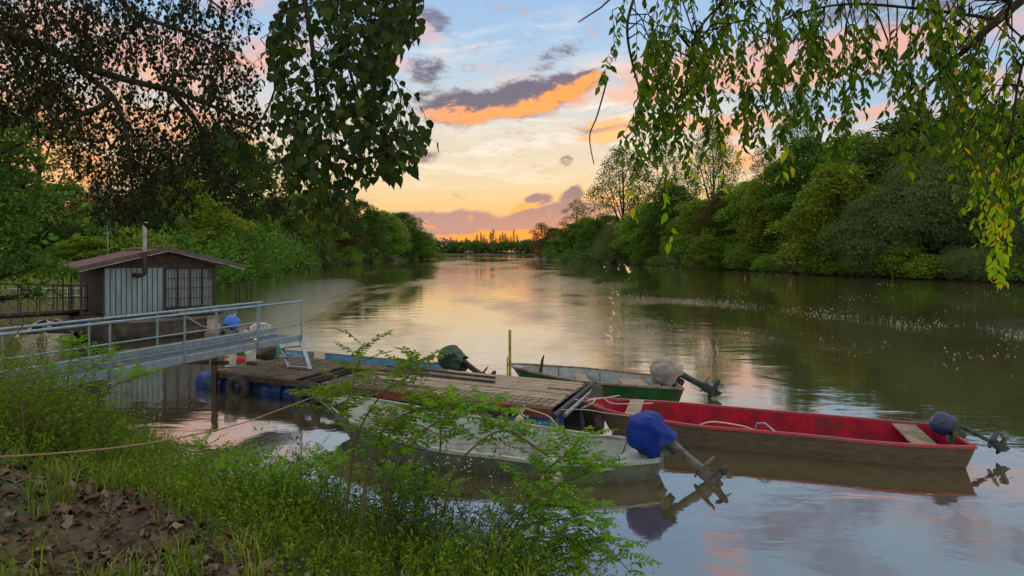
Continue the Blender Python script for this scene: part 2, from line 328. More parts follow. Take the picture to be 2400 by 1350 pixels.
def thing(name, loc, label, cat, group=None):
    o = bpy.data.objects.new(name, None); o.empty_display_size = .2; col.objects.link(o); o.location = loc
    return tag(o, label, cat, group)
def keep_world(child, root):             # child meshes are written in world space: cancel the root's offset
    child.matrix_parent_inverse = Matrix.Translation(-Vector(root.location))
def part(mb, name, mats, root, **kw):
    o = mb.build(name, mats, root, **kw); keep_world(o, root); return o
def sub(mb, name, mats, par, **kw):      # sub-part of a part whose own matrix is the identity in the world
    return mb.build(name, mats, par, **kw)
def dup(root, label=None, group=None):
    r = root.copy(); col.objects.link(r)
    if label: r['label'] = label
    if group: r['group'] = group
    for ch in root.children:
        c = ch.copy(); col.objects.link(c); c.parent = r; c.matrix_parent_inverse = ch.matrix_parent_inverse.copy()
        for g in ch.children:
            d = g.copy(); col.objects.link(d); d.parent = c
    return r
def spline(pts, n):                       # Catmull-Rom
    pts = [Vector(p) for p in pts]; m = len(pts)-1; out = []
    for i in range(n):
        t = i/(n-1)*m; k = min(int(t), m-1); f = t-k
        p0, p1, p2, p3 = pts[max(k-1, 0)], pts[k], pts[k+1], pts[min(k+2, m)]
        out.append(.5*((2*p1)+(p2-p0)*f+(2*p0-5*p1+4*p2-p3)*f*f+(3*p1-p0-3*p2+p3)*f**3))
    return out
def in_poly(px, py, poly):
    poly = np.asarray(poly, float); inside = np.zeros(np.shape(px), bool); j = len(poly)-1
    for i in range(len(poly)):
        xi, yi = poly[i]; xj, yj = poly[j]
        c = ((yi > py) != (yj > py)) & (px < (xj-xi)*(py-yi)/((yj-yi) or 1e-9)+xi); inside ^= c; j = i
    return inside
# ------------------------------------------------------------------ leaves
SH = {}
SH['quad'] = (np.array([[0, 0, 0], [.45, .5, .08], [1, 0, 0], [.45, -.5, .08]]), np.array([[0, 1, 2], [0, 2, 3]]))
SH['lance'] = (np.array([[0, 0, 0], [.4, .5, .06], [1, 0, -.06], [.4, -.5, .06]]), np.array([[0, 1, 2], [0, 2, 3]]))
SH['oval'] = (np.array([[0, 0, 0], [.25, .42, .10], [.7, .38, .08], [1, 0, -.05], [.7, -.38, .08], [.25, -.42, .10]]), np.array([[0, 1, 2], [0, 2, 3], [0, 3, 4], [0, 4, 5]]))
SH['poplar'] = (np.array([[0, 0, 0], [.02, .22, .05], [.22, .50, .12], [.5, .40, .10], [.78, .15, .03], [1, 0, -.08], [.78, -.15, .03], [.5, -.40, .10], [.22, -.50, .12], [.02, -.22, .05], [.45, 0, 0]]),
                np.array([[10, i, i+1] for i in range(0, 9)]+[[10, 9, 0]]))
SH['elm'] = (np.array([[0, 0, 0], [.12, .26, .06], [.38, .50, .12], [.65, .40, .08], [.85, .16, -.02], [1, 0, -.14], [.85, -.16, -.02], [.65, -.40, .08], [.38, -.50, .12], [.12, -.26, .06], [.5, 0, 0]]),
             np.array([[10, i, i+1] for i in range(0, 9)]+[[10, 9, 0]]))
def unit(a):
    return a/np.maximum(np.linalg.norm(a, axis=-1, keepdims=True), 1e-9)
def leaves(P, D, Nn, L, W, shape):
    T, Fc = SH[shape]; n = len(P); k = len(T)
    D = unit(D); Nn = Nn-D*np.sum(Nn*D, -1, keepdims=True); Nn = unit(Nn); B = np.cross(Nn, D)
    L = np.broadcast_to(np.asarray(L, float), (n,)); W = np.broadcast_to(np.asarray(W, float), (n,))
    V = P[:, None, :]+D[:, None, :]*(T[None, :, 0:1]*L[:, None, None])+B[:, None, :]*(T[None, :, 1:2]*W[:, None, None])+Nn[:, None, :]*(T[None, :, 2:3]*L[:, None, None])
    Fa = Fc[None]+(np.arange(n)*k)[:, None, None]
    return V.reshape(-1, 3), Fa.reshape(-1, 3)
def cat_vf(lst):
    V = []; Fs = []; b = 0
    for v, f in lst: V.append(v); Fs.append(f+b); b += len(v)
    return np.concatenate(V), np.concatenate(Fs)
def rdir(n):
    return unit(rng.normal(size=(n, 3)))
# ------------------------------------------------------------------ terrain and water
LEFT = [(60, -70), (14, -14), (6, -2), (3.4, 3.6), (1.8, 5.6), (.1, 6.7), (-1.7, 7.7), (-3.4, 8.8), (-4.9, 10.1), (-6.0, 11.6), (-8.5, 13.6), (-12.5, 16.5), (-17, 19.5), (-19.5, 24), (-20.5, 31), (-25, 45), (-35, 70), (-43, 100), (-47, 150), (-43, 230), (-38, 305), (-42, 335), (-90, 400), (-300, 520), (-1400, 600)]
RIGHT = [(1400, 600), (300, 520), (110, 440), (24, 350), (10, 318), (14, 290), (27, 215), (33, 185), (38, 140), (45, 110), (53, 82), (58, 70), (63, 40), (75, -70)]
RIVER = np.array(LEFT+[(-1400, 760), (-500, 745), (0, 740), (400, 750), (1400, 780)]+RIGHT, float)
def sdist(x, y):                          # signed distance to the shore, positive on land
    x = np.asarray(x, float); y = np.asarray(y, float); d = np.full(x.shape, 1e9); n = len(RIVER)
    for i in range(n):
        ax, ay = RIVER[i]; bx, by = RIVER[(i+1) % n]; dx, dy = bx-ax, by-ay
        t = np.clip(((x-ax)*dx+(y-ay)*dy)/(dx*dx+dy*dy), 0, 1)
        d = np.minimum(d, np.hypot(x-ax-t*dx, y-ay-t*dy))
    return np.where(in_poly(x, y, RIVER), -d, d)
def sm(t): t = np.clip(t, 0, 1); return t*t*(3-2*t)
def height(x, y):
    s = sdist(x, y); near = np.exp(-((np.asarray(x)+2)**2+np.asarray(y)**2)/900)
    wob = .05*np.sin(x*1.7+y*.6)+.04*np.sin(y*2.3-x*.9)+.03*np.sin(x*5.1+y*4.3)
    land = 1.62*sm((s+.25)/3.6)-.03+(wob*sm(s/1.5))*np.clip(near+.5, 0, 1)+.8*sm((s-12)/30)
    return np.where(s > 0, land, -.9*sm(-s/2.5)-.03)
def hz(x, y): return float(height(np.array([x]), np.array([y]))[0])
gx = np.unique(np.concatenate([4*np.sinh(np.arange(-6.1, 6.1, .036)), [-1500, 1500]])); gy = np.unique(np.concatenate([6+4*np.sinh(np.arange(-3.6, 6.2, .032)), [1600]]))
GX, GY = np.meshgrid(gx, gy, indexing='ij'); GZ = height(GX, GY)
V = np.stack([GX, GY, GZ], -1).reshape(-1, 3); nx, ny = GX.shape
I = (np.arange(nx-1)[:, None]*ny+np.arange(ny-1)[None]).ravel(); Fg = np.stack([I, I+ny, I+ny+1, I+1], -1)
gm, t, bs = newmat('soil')
tcd = t.n('ShaderNodeTexCoord'); o_ = tcd.outputs['Object']
c = t.mix(t.mr(t.noise(o_, 2.3, 8, .65), .35, .65), (.10, .072, .048, 1), (.038, .028, .018, 1))
c = t.mix(t.mr(t.noise(o_, 14, 6, .7), .5, .7), c, (.16, .12, .085, 1))
c = t.mix(t.mr(t.noise(o_, .9, 4, .6), .48, .62), c, (.05, .075, .022, 1))
t.put(bs.inputs['Base Color'], c); bs.inputs['Roughness'].default_value = .95
b = t.n('ShaderNodeBump'); b.inputs['Strength'].default_value = .9; b.inputs['Distance'].default_value = .05
t.put(b.inputs['Height'], t.noise(o_, 9, 8, .7)); t.put(bs.inputs['Normal'], b.outputs[0])
tag(mesh_np('ground', V, Fg, gm, smooth=True), 'brown earth river banks with dirt and leaf mould', 'ground', kind='structure')
wm, t, bs = newmat('river_water')
tcd = t.n('ShaderNodeTexCoord'); o_ = tcd.outputs['Object']
def mp(sx, sy, rot=0):
    m_ = t.n('ShaderNodeMapping'); t.put(m_.inputs[0], o_); m_.inputs[3].default_value = (sx, sy, 1); m_.inputs[2].default_value = (0, 0, R(rot)); return m_.outputs[0]
t.put(bs.inputs['Base Color'], t.mix(t.noise(mp(.06, .02), 1, 4), (.078, .066, .034, 1), (.060, .052, .027, 1)))
bs.inputs['Roughness'].default_value = .035; bs.inputs['IOR'].default_value = 3.2
sepw = t.n('ShaderNodeSeparateXYZ'); t.put(sepw.inputs[0], o_)
patch = t.m('MULTIPLY', t.mr(t.noise(mp(.055, .018, 12), 1.0, 5, .6, .6), .44, .60), t.mr(sepw.outputs[1], 15., 26.))          # rough streaks between glassy water
patch2 = t.mr(t.noise(mp(.25, .12, -20), 1.0, 4, .6, 1.2), .45, .65)
h1 = t.noise(mp(.55, .9, 15), 1.0, 3, .5, .6); h2 = t.noise(mp(3.2, 5.5, 10), 1.0, 4, .6, .3); h3 = t.noise(mp(14, 20), 1.0, 3, .6)
amp = t.m('ADD', .22, t.m('MULTIPLY', patch, 5.0)); amp2 = t.m('ADD', .12, t.m('MULTIPLY', patch2, .5))
hh = t.m('ADD', t.m('MULTIPLY', h1, .012), t.m('MULTIPLY', h2, t.m('MULTIPLY', amp, .0042)))
hh = t.m('ADD', hh, t.m('MULTIPLY', h3, t.m('MULTIPLY', t.m('ADD', t.m('MULTIPLY', amp, .4), amp2), .0011)))
b = t.n('ShaderNodeBump'); b.inputs['Strength'].default_value = 1.0; b.inputs['Distance'].default_value = 1.0
t.put(b.inputs['Height'], hh); t.put(bs.inputs['Normal'], b.outputs[0])
bs.inputs['Specular IOR Level'].default_value = 0.; bs.inputs['Roughness'].default_value = .6; bs.inputs['IOR'].default_value = 1.33
gl_ = t.n('ShaderNodeBsdfGlossy'); gl_.inputs['Roughness'].default_value = .03; gl_.inputs['Color'].default_value = (.97, .97, .96, 1); t.put(gl_.inputs['Normal'], b.outputs[0])
fn = t.n('ShaderNodeFresnel'); fn.inputs[0].default_value = 1.33; t.put(fn.inputs['Normal'], b.outputs[0])
wmx = t.n('ShaderNodeMixShader'); t.put(wmx.inputs[0], t.m('POWER', fn.outputs[0], .42, clamp=True)); t.put(wmx.inputs[1], bs.outputs[0]); t.put(wmx.inputs[2], gl_.outputs[0])
t.put(wm.node_tree.nodes['Material Output'].inputs[0], wmx.outputs[0])
tag(mesh_np('river', [(-1600, -80, 0), (1600, -80, 0), (1600, 1700, 0), (-1600, 1700, 0)], [(0, 1, 2, 3)], wm), 'slow brown river mirroring the sunset sky', 'river', kind='structure')
# ------------------------------------------------------------------ trees
def crown_mass(blobs, per, leaf, shape='quad', aspect=.62, drop=0., shell=.55):
    """blobs: (centre, radius vec); leaves sit in each clump's outer shell, facing outwards"""
    out = []
    for c, r in blobs:
        k = max(12, int(per*(r[0]*r[1]*r[2])**(2/3)))
        d = rdir(k); d[:, 2] = np.where(d[:, 2] < -.25, -d[:, 2]*.7, d[:, 2]); d = unit(d)
        rad = shell+(1.08-shell)*rng.random(k)**.6
        rad *= 1+.16*np.sin(d[:, 0]*5+c[0]*3)*np.cos(d[:, 2]*6+c[1]*2)
        Pp = np.asarray(c)+d*rad[:, None]*np.asarray(r)
        Dd = rdir(k)*.8+d*.5; Dd[:, 2] -= drop
        Nn = d+rdir(k)*.55+np.array([0, 0, .35])
        s = leaf*(.6+.8*rng.random(k))
        out.append(leaves(Pp, Dd, Nn, s, s*aspect, shape))
    return cat_vf(out)
def trunk_mesh(h, r, targets, lean=(0, 0), n=7, twigs=0, base=0., steep=.22):
    mb = MB(); tr = spline([(0, 0, base), (lean[0]*.3+random.uniform(-.2, .2), lean[1]*.3, h*.3), (lean[0]*.6, lean[1]*.6+random.uniform(-.3, .3), h*.62), (lean[0], lean[1], h)], 9)
    mb.tube(tr, [r*(1-.85*i/8)+.02 for i in range(9)], n)
    for tg in targets:
        tg = Vector(tg); f = max(.12, min(.95, (tg.z-steep*math.hypot(tg.x, tg.y)-random.uniform(.02, .2)*h)/h)); k = f*8; i = min(int(k), 7)
        p0 = tr[i].lerp(tr[i+1], k-i); mid = p0.lerp(tg, .5)+Vector((random.uniform(-.3, .3), random.uniform(-.3, .3), .06*h*random.uniform(-.4, 1)*(1 if steep < 1 else -.5)))
        rr = r*(1-.85*f)*.6+.015
        pth = spline([p0, mid, tg], 6); mb.tube(pth, [rr*(1-.8*j/5)+.008 for j in range(6)], 5)
        for q in range(twigs):
            a = pth[random.randint(2, 5)]; d_ = Vector(rdir(1)[0]); d_.z = abs(d_.z)*.8; e = a+d_*random.uniform(.5, 1.6)*h*.06
            mb.tube([a, a.lerp(e, .5)+Vector(rdir(1)[0])*.1, e], [rr*.35+.006, rr*.22+.005, .005], 4, caps=False)
    return mb
def lumps(Hh, Wd, n, zlo=.08, top=1., rb=.24, power=.8, hollow=.45):
    """clump centres inside a lobed egg of height Hh and width Wd"""
    B = []
    for i in range(n):
        zf = zlo+(top-zlo)*((i+random.random())/n)**.9
        env = math.sin(math.pi*min(1, max(.02, (zf*.86+.12)))**power)**.62
        a = i*2.4+random.uniform(-.4, .4); q = env*Wd/2*(hollow+(1-hollow)*random.random()**.5)*random.uniform(.6, 1.16)
        s = rb*Wd*random.uniform(.38, 1.12)*(.6+.4*env)
        B.append(((math.cos(a)*q, math.sin(a)*q, zf*Hh-s*.35), (s, s, s*random.uniform(.9, 1.6))))
    return B
KINDS = {}
def proto(kind, seed, Hh, Wd, n, per, leaf, m_, shape='quad', rb=.24, zlo=.06, bark='bark', twigs=0, drop=0., aspect=.62, shell=.55, hollow=.45, tr=.02, name='tree', power=.8):
    global rng
    random.seed(seed); rng = np.random.default_rng(seed)
    B = lumps(Hh, Wd, n, zlo, 1., rb, power, hollow)
    root = thing(name, (0, 0, 0), 'x', 'tree')
    trunk_mesh(Hh*.86, Hh*tr, [b_[0] for b_ in B[::max(1, n//22)]], (random.uniform(-.5, .5), random.uniform(-.5, .5)), twigs=twigs, base=-.6, steep=1.5 if kind.startswith('open') else .22).build('trunk', M[bark], root, smooth=60)
    Vv, Ff = crown_mass(B, per, leaf, shape, aspect, drop, shell)
    mesh_np('crown', Vv, Ff, M[m_], root)
    KINDS[kind] = dict(root=root, H=Hh, W=Wd, used=False)
proto('round', 1, 16, 11, 105, 165, .30, 'leaf_mid', name='broadleaf_tree', rb=.165)
proto('round2', 2, 16, 10, 105, 165, .30, 'leaf_dark', name='broadleaf_tree', rb=.16)
proto('yellow', 3, 16, 10, 100, 160, .30, 'leaf_yellow', name='broadleaf_tree', rb=.16)
proto('olive', 4, 16, 10, 100, 160, .28, 'leaf_olive', name='broadleaf_tree', rb=.16)
proto('willow', 5, 13, 12, 100, 130, .42, 'leaf_willow', 'lance', name='willow_tree', drop=.9, aspect=.16, rb=.20)
proto('open', 6, 20, 15, 110, 60, .26, 'leaf_dark', name='tall_tree', rb=.13, zlo=.24, twigs=4, shell=.1, hollow=.25, tr=.016)
proto('open2', 7, 20, 13, 110, 60, .26, 'leaf_olive', name='tall_tree', rb=.12, zlo=.22, twigs=4, shell=.1, hollow=.25, tr=.016)
proto('bush', 8, 5, 6, 40, 190, .20, 'leaf_willow', 'lance', name='bank_bush', drop=.5, aspect=.2, rb=.26, zlo=.1)
proto('shrub', 9, 5, 5.5, 36, 150, .22, 'leaf_mid', name='bank_bush', rb=.26, zlo=.1)
proto('poplar', 10, 20, 5, 34, 60, .6, 'leaf_dark', name='poplar_tree', rb=.2, zlo=.15, power=.9)
proto('rusty', 11, 15, 9, 70, 60, .30, 'leaf_rust', name='thin_tree', rb=.18, twigs=2, shell=.2)
random.seed(12); rng = np.random.default_rng(12)
bare = thing('bare_tree', (0, 0, 0), 'x', 'tree')
trunk_mesh(15, .2, [b_[0] for b_ in lumps(17, 9, 30, .4)], (.5, 0), twigs=7, base=-.5).build('trunk', M['bark_pale'], bare, smooth=60)
KINDS['bare'] = dict(root=bare, H=17, W=9, used=False)
def plant(kind, px, top, Y, wpx, label, group=None, cat='tree', rot=None, dz=0., name=None):
    K = KINDS[kind]; X = (px-1200)/F*Y; g = hz(X, Y); tz = H-(top-HY)/F*Y; hgt = max(1., tz-max(g, 0)); wd = wpx/F*Y
    o = K['root'] if not K['used'] else dup(K['root']); K['used'] = True
    o.location = (X, Y, max(g, -.1)+dz); o.scale = (wd/K['W'], wd/K['W'], hgt/K['H']*.97)
    o.rotation_euler = (0, 0, rot if rot is not None else (px*.37+Y) % 6.28)
    if name: o.name = name
    tag(o, label, cat)
    if group: o['group'] = group
    elif 'group' in o: del o['group']
    return o
RB = 'trees along the right bank'; LB = 'trees along the left bank'
T_ = [
 # right bank, back row
 ('open', 1458, 345, 212, 190, 'tall open crowned tree silhouetted against the orange glow where the sun sets'),
 ('open2', 1560, 335, 205, 170, 'tall thin tree right of the big silhouetted sunset tree'),
 ('open', 1668, 285, 185, 170, 'tallest airy round crowned tree standing behind the dense green right bank trees'),
 ('open2', 1352, 470, 262, 95, 'small airy tree left of the big silhouetted sunset tree'),
 ('open', 1872, 195, 150, 125, 'tall dark narrow tree rising highest behind the middle of the right bank'),
 ('bare', 1985, 285, 148, 100, 'leafless tree with pale bare branches behind the right bank'),
 ('open2', 1790, 345, 165, 130, 'thin olive crowned tree between the airy round tree and the tall dark narrow tree'),
 ('round2', 2120, 285, 112, 260, 'big dark tree at the back of the right bank, left of the hanging golden leaves'),
 ('round2', 2290, 265, 108, 290, 'big dark back tree behind the hanging golden leaves'),
 ('round2', 2440, 240, 100, 280, 'big dark tree at the right edge of the view across the river'),
 ('round', 2010, 320, 126, 200, 'large mid green tree behind the yellowing tree of the right bank'),
 # right bank, front row
 ('yellow', 1960, 385, 100, 175, 'yellowing dense tree in the middle of the right bank'),
 ('olive', 2035, 440, 98, 130, 'olive green tree between the yellowing tree and the grey willow'),
 ('willow', 2075, 450, 92, 190, 'grey green willow drooping over the right bank water'),
 ('willow', 2215, 350, 90, 260, 'largest grey green willow of the right bank'),
 ('willow', 2360, 420, 84, 200, 'dark willow at the right end of the bank behind the golden leaves'),
 ('round2', 1885, 330, 118, 150, 'dark green tall tree left of the yellowing tree'),
 ('yellow', 1820, 385, 122, 130, 'tree with yellow green crown near the centre of the right bank'),
 ('round', 1755, 430, 128, 130, 'rounded bright green tree of the right bank'),
 ('olive', 1700, 450, 134, 110, 'olive tree just left of the rounded bright green tree'),
 ('round', 1640, 475, 145, 120, 'mid green tree above the small bright waterside tree'),
 ('round', 1655, 555, 127, 70, 'small bright green tree at the water edge of the right bank'),
 ('round2', 1580, 440, 165, 120, 'dense dark tree right of the two tall thin sunset trees'),
 ('round', 1525, 480, 178, 110, 'green tree under the tall thin tree right of the sunset tree'),
 ('bush', 1442, 538, 196, 90, 'rounded grey green willow bush below the silhouetted sunset tree'),
 ('olive', 1490, 512, 188, 90, 'low olive tree beside the rounded willow bush'),
 ('round2', 1430, 512, 240, 90, 'dark tree added behind the rounded willow bush to block the low sun'),  # added tree: blocks the low sun and its glint on the water
 ('round', 1375, 515, 250, 75, 'mid green low tree added as a sun block between the small airy tree and the big silhouetted one'),  # second added tree, closes the gap the sun shone through
 ('round2', 1395, 522, 225, 70, 'dark low tree in front of the brightest orange glow'),
 ('round2', 1345, 530, 255, 85, 'dark green tree at the foot of the small airy tree'),
 ('rusty', 1268, 527, 305, 60, 'reddish thin tree at the far tip of the right bank'),
 ('olive', 1300, 540, 285, 65, 'dull green tree second from the far tip of the right bank'),
 ('bush', 2325, 590, 76, 150, 'low willow bush overhanging the water at the right edge'),
 ('shrub', 1690, 598, 126, 50, 'small pale bush beside the small bright waterside tree'),
 ('willow', 2470, 380, 80, 240, 'willow cut off by the right edge of the view'),
 # left bank
 ('round', 985, 548, 296, 70, 'smallest tree at the far tip of the left bank'),
 ('round2', 938, 505, 268, 95, 'dark tree second from the far tip of the left bank'),
 ('round', 890, 500, 235, 100, 'green tree third from the far tip of the left bank'),
 ('round2', 840, 478, 208, 110, 'dark tree behind the lowest hanging poplar leaves'),
 ('olive', 780, 470, 185, 110, 'olive tree left of the lowest hanging poplar leaves'),
 ('round', 715, 455, 160, 120, 'tall green tree in the middle of the left bank'),
 ('round2', 650, 470, 138, 110, 'dark green tree right of the houseboat across the water'),
 ('round', 596, 495, 115, 110, 'bushy green tree just right of the houseboat roof'),
 ('rusty', 528, 480, 98, 110, 'brownish thin tree above the right end of the houseboat roof'),
 ('yellow', 450, 430, 80, 190, 'yellow green tree behind the houseboat chimney'),
 ('round2', 520, 310, 118, 240, 'tall tree behind the yellow green tree on the left bank'),
 ('olive', 395, 400, 100, 190, 'olive tree behind the houseboat ridge'),
 ('round2', 340, 470, 66, 170, 'dark tree directly behind the houseboat roof'),
 ('rusty', 245, 455, 60, 190, 'brown thin tree to the left of the houseboat chimney'),
 ('round2', 150, 440, 62, 170, 'dark tree above the left end of the houseboat roof'),
 ('rusty', 95, 170, 75, 260, 'tall thin reddish tree against the pink sky at far left'),
 ('bare', 250, 330, 85, 200, 'bare grey tree in front of the glowing left sky'),
 ('open2', 340, 300, 120, 220, 'airy tall tree seen through the left branches'),
 ('round2', 30, 400, 48, 200, 'dark broad tree on the left bank beyond the footbridge'),
 ('round', 200, 560, 46, 130, 'low green tree behind the houseboat porch'),
 ('round2', 300, 540, 52, 150, 'low dark tree close behind the houseboat roof ridge'),
]
for k, px, top, Y, wpx, lab in T_: plant(k, px, top-6, Y, wpx*(1.3 if k in ('round', 'round2', 'yellow', 'olive', 'willow') else 1.05), lab, RB if px > 1200 else LB)
random.seed(21)
# undergrowth bushes along the waterlines
RBL = ['at the right edge behind the golden leaves', 'touching the low willow at the right edge', 'under the middle of the largest willow', 'in the gap between the two biggest willows', 'under the left side of the largest willow', 'under the drooping grey willow', 'under the olive tree beside the willow', 'under the yellowing tree', 'under the dark tall tree', 'under the yellow green crown', 'under the rounded bright green tree', 'right of the small pale bush', 'left of the small bright waterside tree', 'under the two thin sunset trees', 'left of the rounded willow below the sunset tree', 'under the brightest orange glow', 'second from the far tip'][:17]
LBL = ['nearest the far tip', 'second from the far tip', 'third from the far tip', 'under the lowest hanging poplar leaves', 'left of the lowest poplar leaves', 'under the middle trees', 'under the tall middle tree', 'left of the tall middle tree', 'well right of the houseboat', 'just right of the houseboat roof', 'behind the right end of the houseboat roof', 'behind the houseboat chimney', 'behind the left half of the houseboat roof']
for i, (px, Y) in enumerate([(2420, 74), (2260, 79), (2190, 82), (2120, 86), (2050, 89), (1985, 94), (1920, 99), (1860, 106), (1800, 112), (1745, 119), (1590, 146), (1545, 160), (1500, 172), (1400, 214), (1370, 232), (1320, 262), (1285, 290)]):
    plant(['shrub', 'bush', 'shrub'][i % 3], px, HY-(2.2+random.random()*2.2-H)/Y*F, Y, (5+random.random()*3)/Y*F, 'low waterline bush of the right bank, '+RBL[i], 'waterline bushes of the right bank', 'bush')
for i, (px, Y) in enumerate([(1003, 298), (965, 275), (915, 240), (870, 212), (815, 180), (760, 158), (700, 140), (640, 122), (590, 106), (540, 88), (480, 72), (400, 58), (330, 48)]):
    plant(['shrub', 'shrub', 'bush'][i % 3], px, HY-(2.4+random.random()*2-H)/Y*F, Y, (5.5+random.random()*3)/Y*F, 'low waterline bush of the left bank, '+LBL[i], 'waterline bushes of the left bank', 'bush')
for i, px in enumerate([1012, 1022, 1030, 1043, 1056, 1070, 1079, 1086, 1093, 1101, 1112, 1118, 1127, 1134, 1141, 1150, 1156, 1163, 1172, 1178, 1184, 1190, 1197, 1204, 1212, 1222, 1232]):
    plant('poplar', px, 562-8*math.sin(i*1.7)-(14 if 1110 < px < 1215 else 0)+random.uniform(-5, 5), 770+random.uniform(-6, 16), random.uniform(7, 13), 'distant dark poplar in the row on the far bank beyond the river bend', 'poplars on the far bank')
# the far wood, one mass
fb = []
for i in range(260):
    x = random.uniform(-240, 190); y = random.uniform(754, 800); s = random.uniform(5, 9); fb.append(((x, y, 1+random.random()*10), (s, s, s*.8)))
Vv, Ff = crown_mass(fb, 3.5, 2.2); tag(mesh_np('far_wood', Vv, Ff, M['leaf_dark']), 'dark continuous wood on the far bank at the river bend', 'wood', kind='stuff')
# deep undergrowth behind the front rows, one mass for each bank
def thicket(name, pts, seed, label):
    random.seed(seed); fb = []
    for (px, Y, hh) in pts:
        X = (px-1200)/F*Y
        for k in range(9):
            s = random.uniform(1.6, 3.2); x = X+random.uniform(-7, 7); y = Y+random.uniform(2, 12); fb.append(((x, y, hz(x, y)+random.random()*hh), (s, s, s)))
    Vv, Ff = crown_mass(fb, 22, .5); tag(mesh_np(name, Vv, Ff, M['leaf_dark']), label, 'undergrowth', kind='stuff')
thicket('undergrowth', [(x, 84+(2400-x)*.06+max(0, 1700-x)*.22, 5) for x in range(1330, 2480, 42)], 3, 'dark tangled undergrowth beneath the right bank trees')
thicket('undergrowth', [(1000, 300, 4), (950, 275, 5), (900, 245, 5), (850, 220, 5), (800, 190, 5), (750, 170, 5), (700, 150, 5), (650, 135, 5), (600, 118, 5), (550, 100, 5), (500, 88, 5), (430, 74, 5), (370, 66, 4), (300, 60, 4), (220, 56, 4), (130, 50, 4), (40, 44, 4)], 4, 'dark tangled undergrowth beneath the left bank trees')
# driftwood line and pale grasses under the right bank
rng = np.random.default_rng(5); pts = []
for i in range(9000):
    px = rng.uniform(1600, 2420) if i < 6000 else rng.uniform(540, 1010); pts.append(px)
px = np.array(pts); k = 0
Rr = np.array(RIGHT[:-1], float); Ll = np.array(LEFT, float)
def on_shore(line, px):                   # intersect view azimuths with the shoreline
    s = (px-1200)/F; X = np.zeros_like(px); Y = np.full_like(px, -1.)
    for i in range(len(line)-1):
        ax, ay = line[i]; bx, by = line[i+1]; fa = ax-s*ay; fb_ = bx-s*by; hit = (fa*fb_ < 0)
        tt = fa/np.where(hit, fa-fb_, 1); y = ay+tt*(by-ay); ok = hit & (y > 10) & ((Y < 0) | (y < Y)); X = np.where(ok, ax+tt*(bx-ax), X); Y = np.where(ok, y, Y)
    return X, Y
X1, Y1 = on_shore(Rr, px); X2, Y2 = on_shore(Ll, px); right = px > 1200
X = np.where(right, X1, X2); Y = np.where(right, Y1, Y2); ok = Y > 0; X = X[ok]+rng.normal(size=ok.sum())*.25+np.where(right[ok], .3, -.3); Y = Y[ok]+rng.normal(size=ok.sum())*.3
n = len(X); cl = (np.sin(X*2.1+Y*1.3)+np.sin(Y*.7)) > -.2; X, Y = X[cl], Y[cl]; n = len(X)
D = rdir(n)*.5+np.array([0, 0, 1.]); v_, f_ = leaves(np.stack([X, Y, np.full(n, -.02)], -1), D, rdir(n), .35+.6*rng.random(n), .07, 'lance')
tag(mesh_np('shore_grass', v_, f_, M['reed']), 'pale dry grass tufts along the far waterline', 'grass', kind='stuff')
# foam flecks drifting on the river
rng = np.random.default_rng(6); fl = []
BANDS = [([(1240, 606), (1400, 614), (1560, 626), (1750, 638), (2000, 658), (2400, 690)], 5, 800, 1.0), ([(1290, 650), (1450, 668), (1700, 684), (2000, 700), (2400, 745)], 9, 700, .8), ([(1500, 690), (1800, 720), (2100, 755), (2400, 790)], 16, 1100, .9),
         ([(1420, 745), (1700, 790), (2100, 830), (2400, 850)], 22, 500, .8), ([(640, 655), (800, 645), (1000, 632)], 5, 300, .6), ([(860, 640), (1000, 615), (1200, 604)], 4, 200, .7), ([(300, 960), (420, 950), (500, 930)], 8, 60, .35), ([(700, 700), (1100, 720), (1500, 700)], 60, 60, .7)]
for line, spread, cnt, sz in BANDS:
    sp = spline([(a, b, 0) for a, b in line], 60)
    for i in range(int(cnt*1.1)):
        q = sp[rng.integers(0, 60)]; pxx = q.x+rng.normal()*14; py = q.y+rng.normal()*spread*.6
        if py < 600 or math.sin(pxx*.021+py*.05)+math.sin(pxx*.009-py*.11+2)+rng.normal()*.35 < .1: continue
        c_ = atz(pxx, py, .012)
        if sdist(np.array([c_.x]), np.array([c_.y]))[0] > -.6: continue
        fl.append((c_, sz*(.005+.018*rng.random()**3)*(.5+c_.y/60)))
mb = MB()
for c_, s in fl:
    k = 6; a0 = rng.random()*6; st = rng.uniform(1.2, 2.4)
    pts = [c_+Vector((math.cos(a0+j)*s*st*rng.uniform(.6, 1.2), math.sin(a0+j)*s*rng.uniform(.6, 1.2), 0)) for j in np.linspace(0, 2*math.pi, k, endpoint=False)]
    top_ = [p+Vector((0, 0, .012)) for p in [c_.lerp(p, .6) for p in pts]]
    mb.add(pts+top_, [(i, (i+1) % k, k+(i+1) % k, k+i) for i in range(k)]+[tuple(range(k, 2*k))])
tag(mb.build('foam_flecks', M['foam']), 'white foam flecks drifting in streaks on the river', 'foam', kind='stuff')
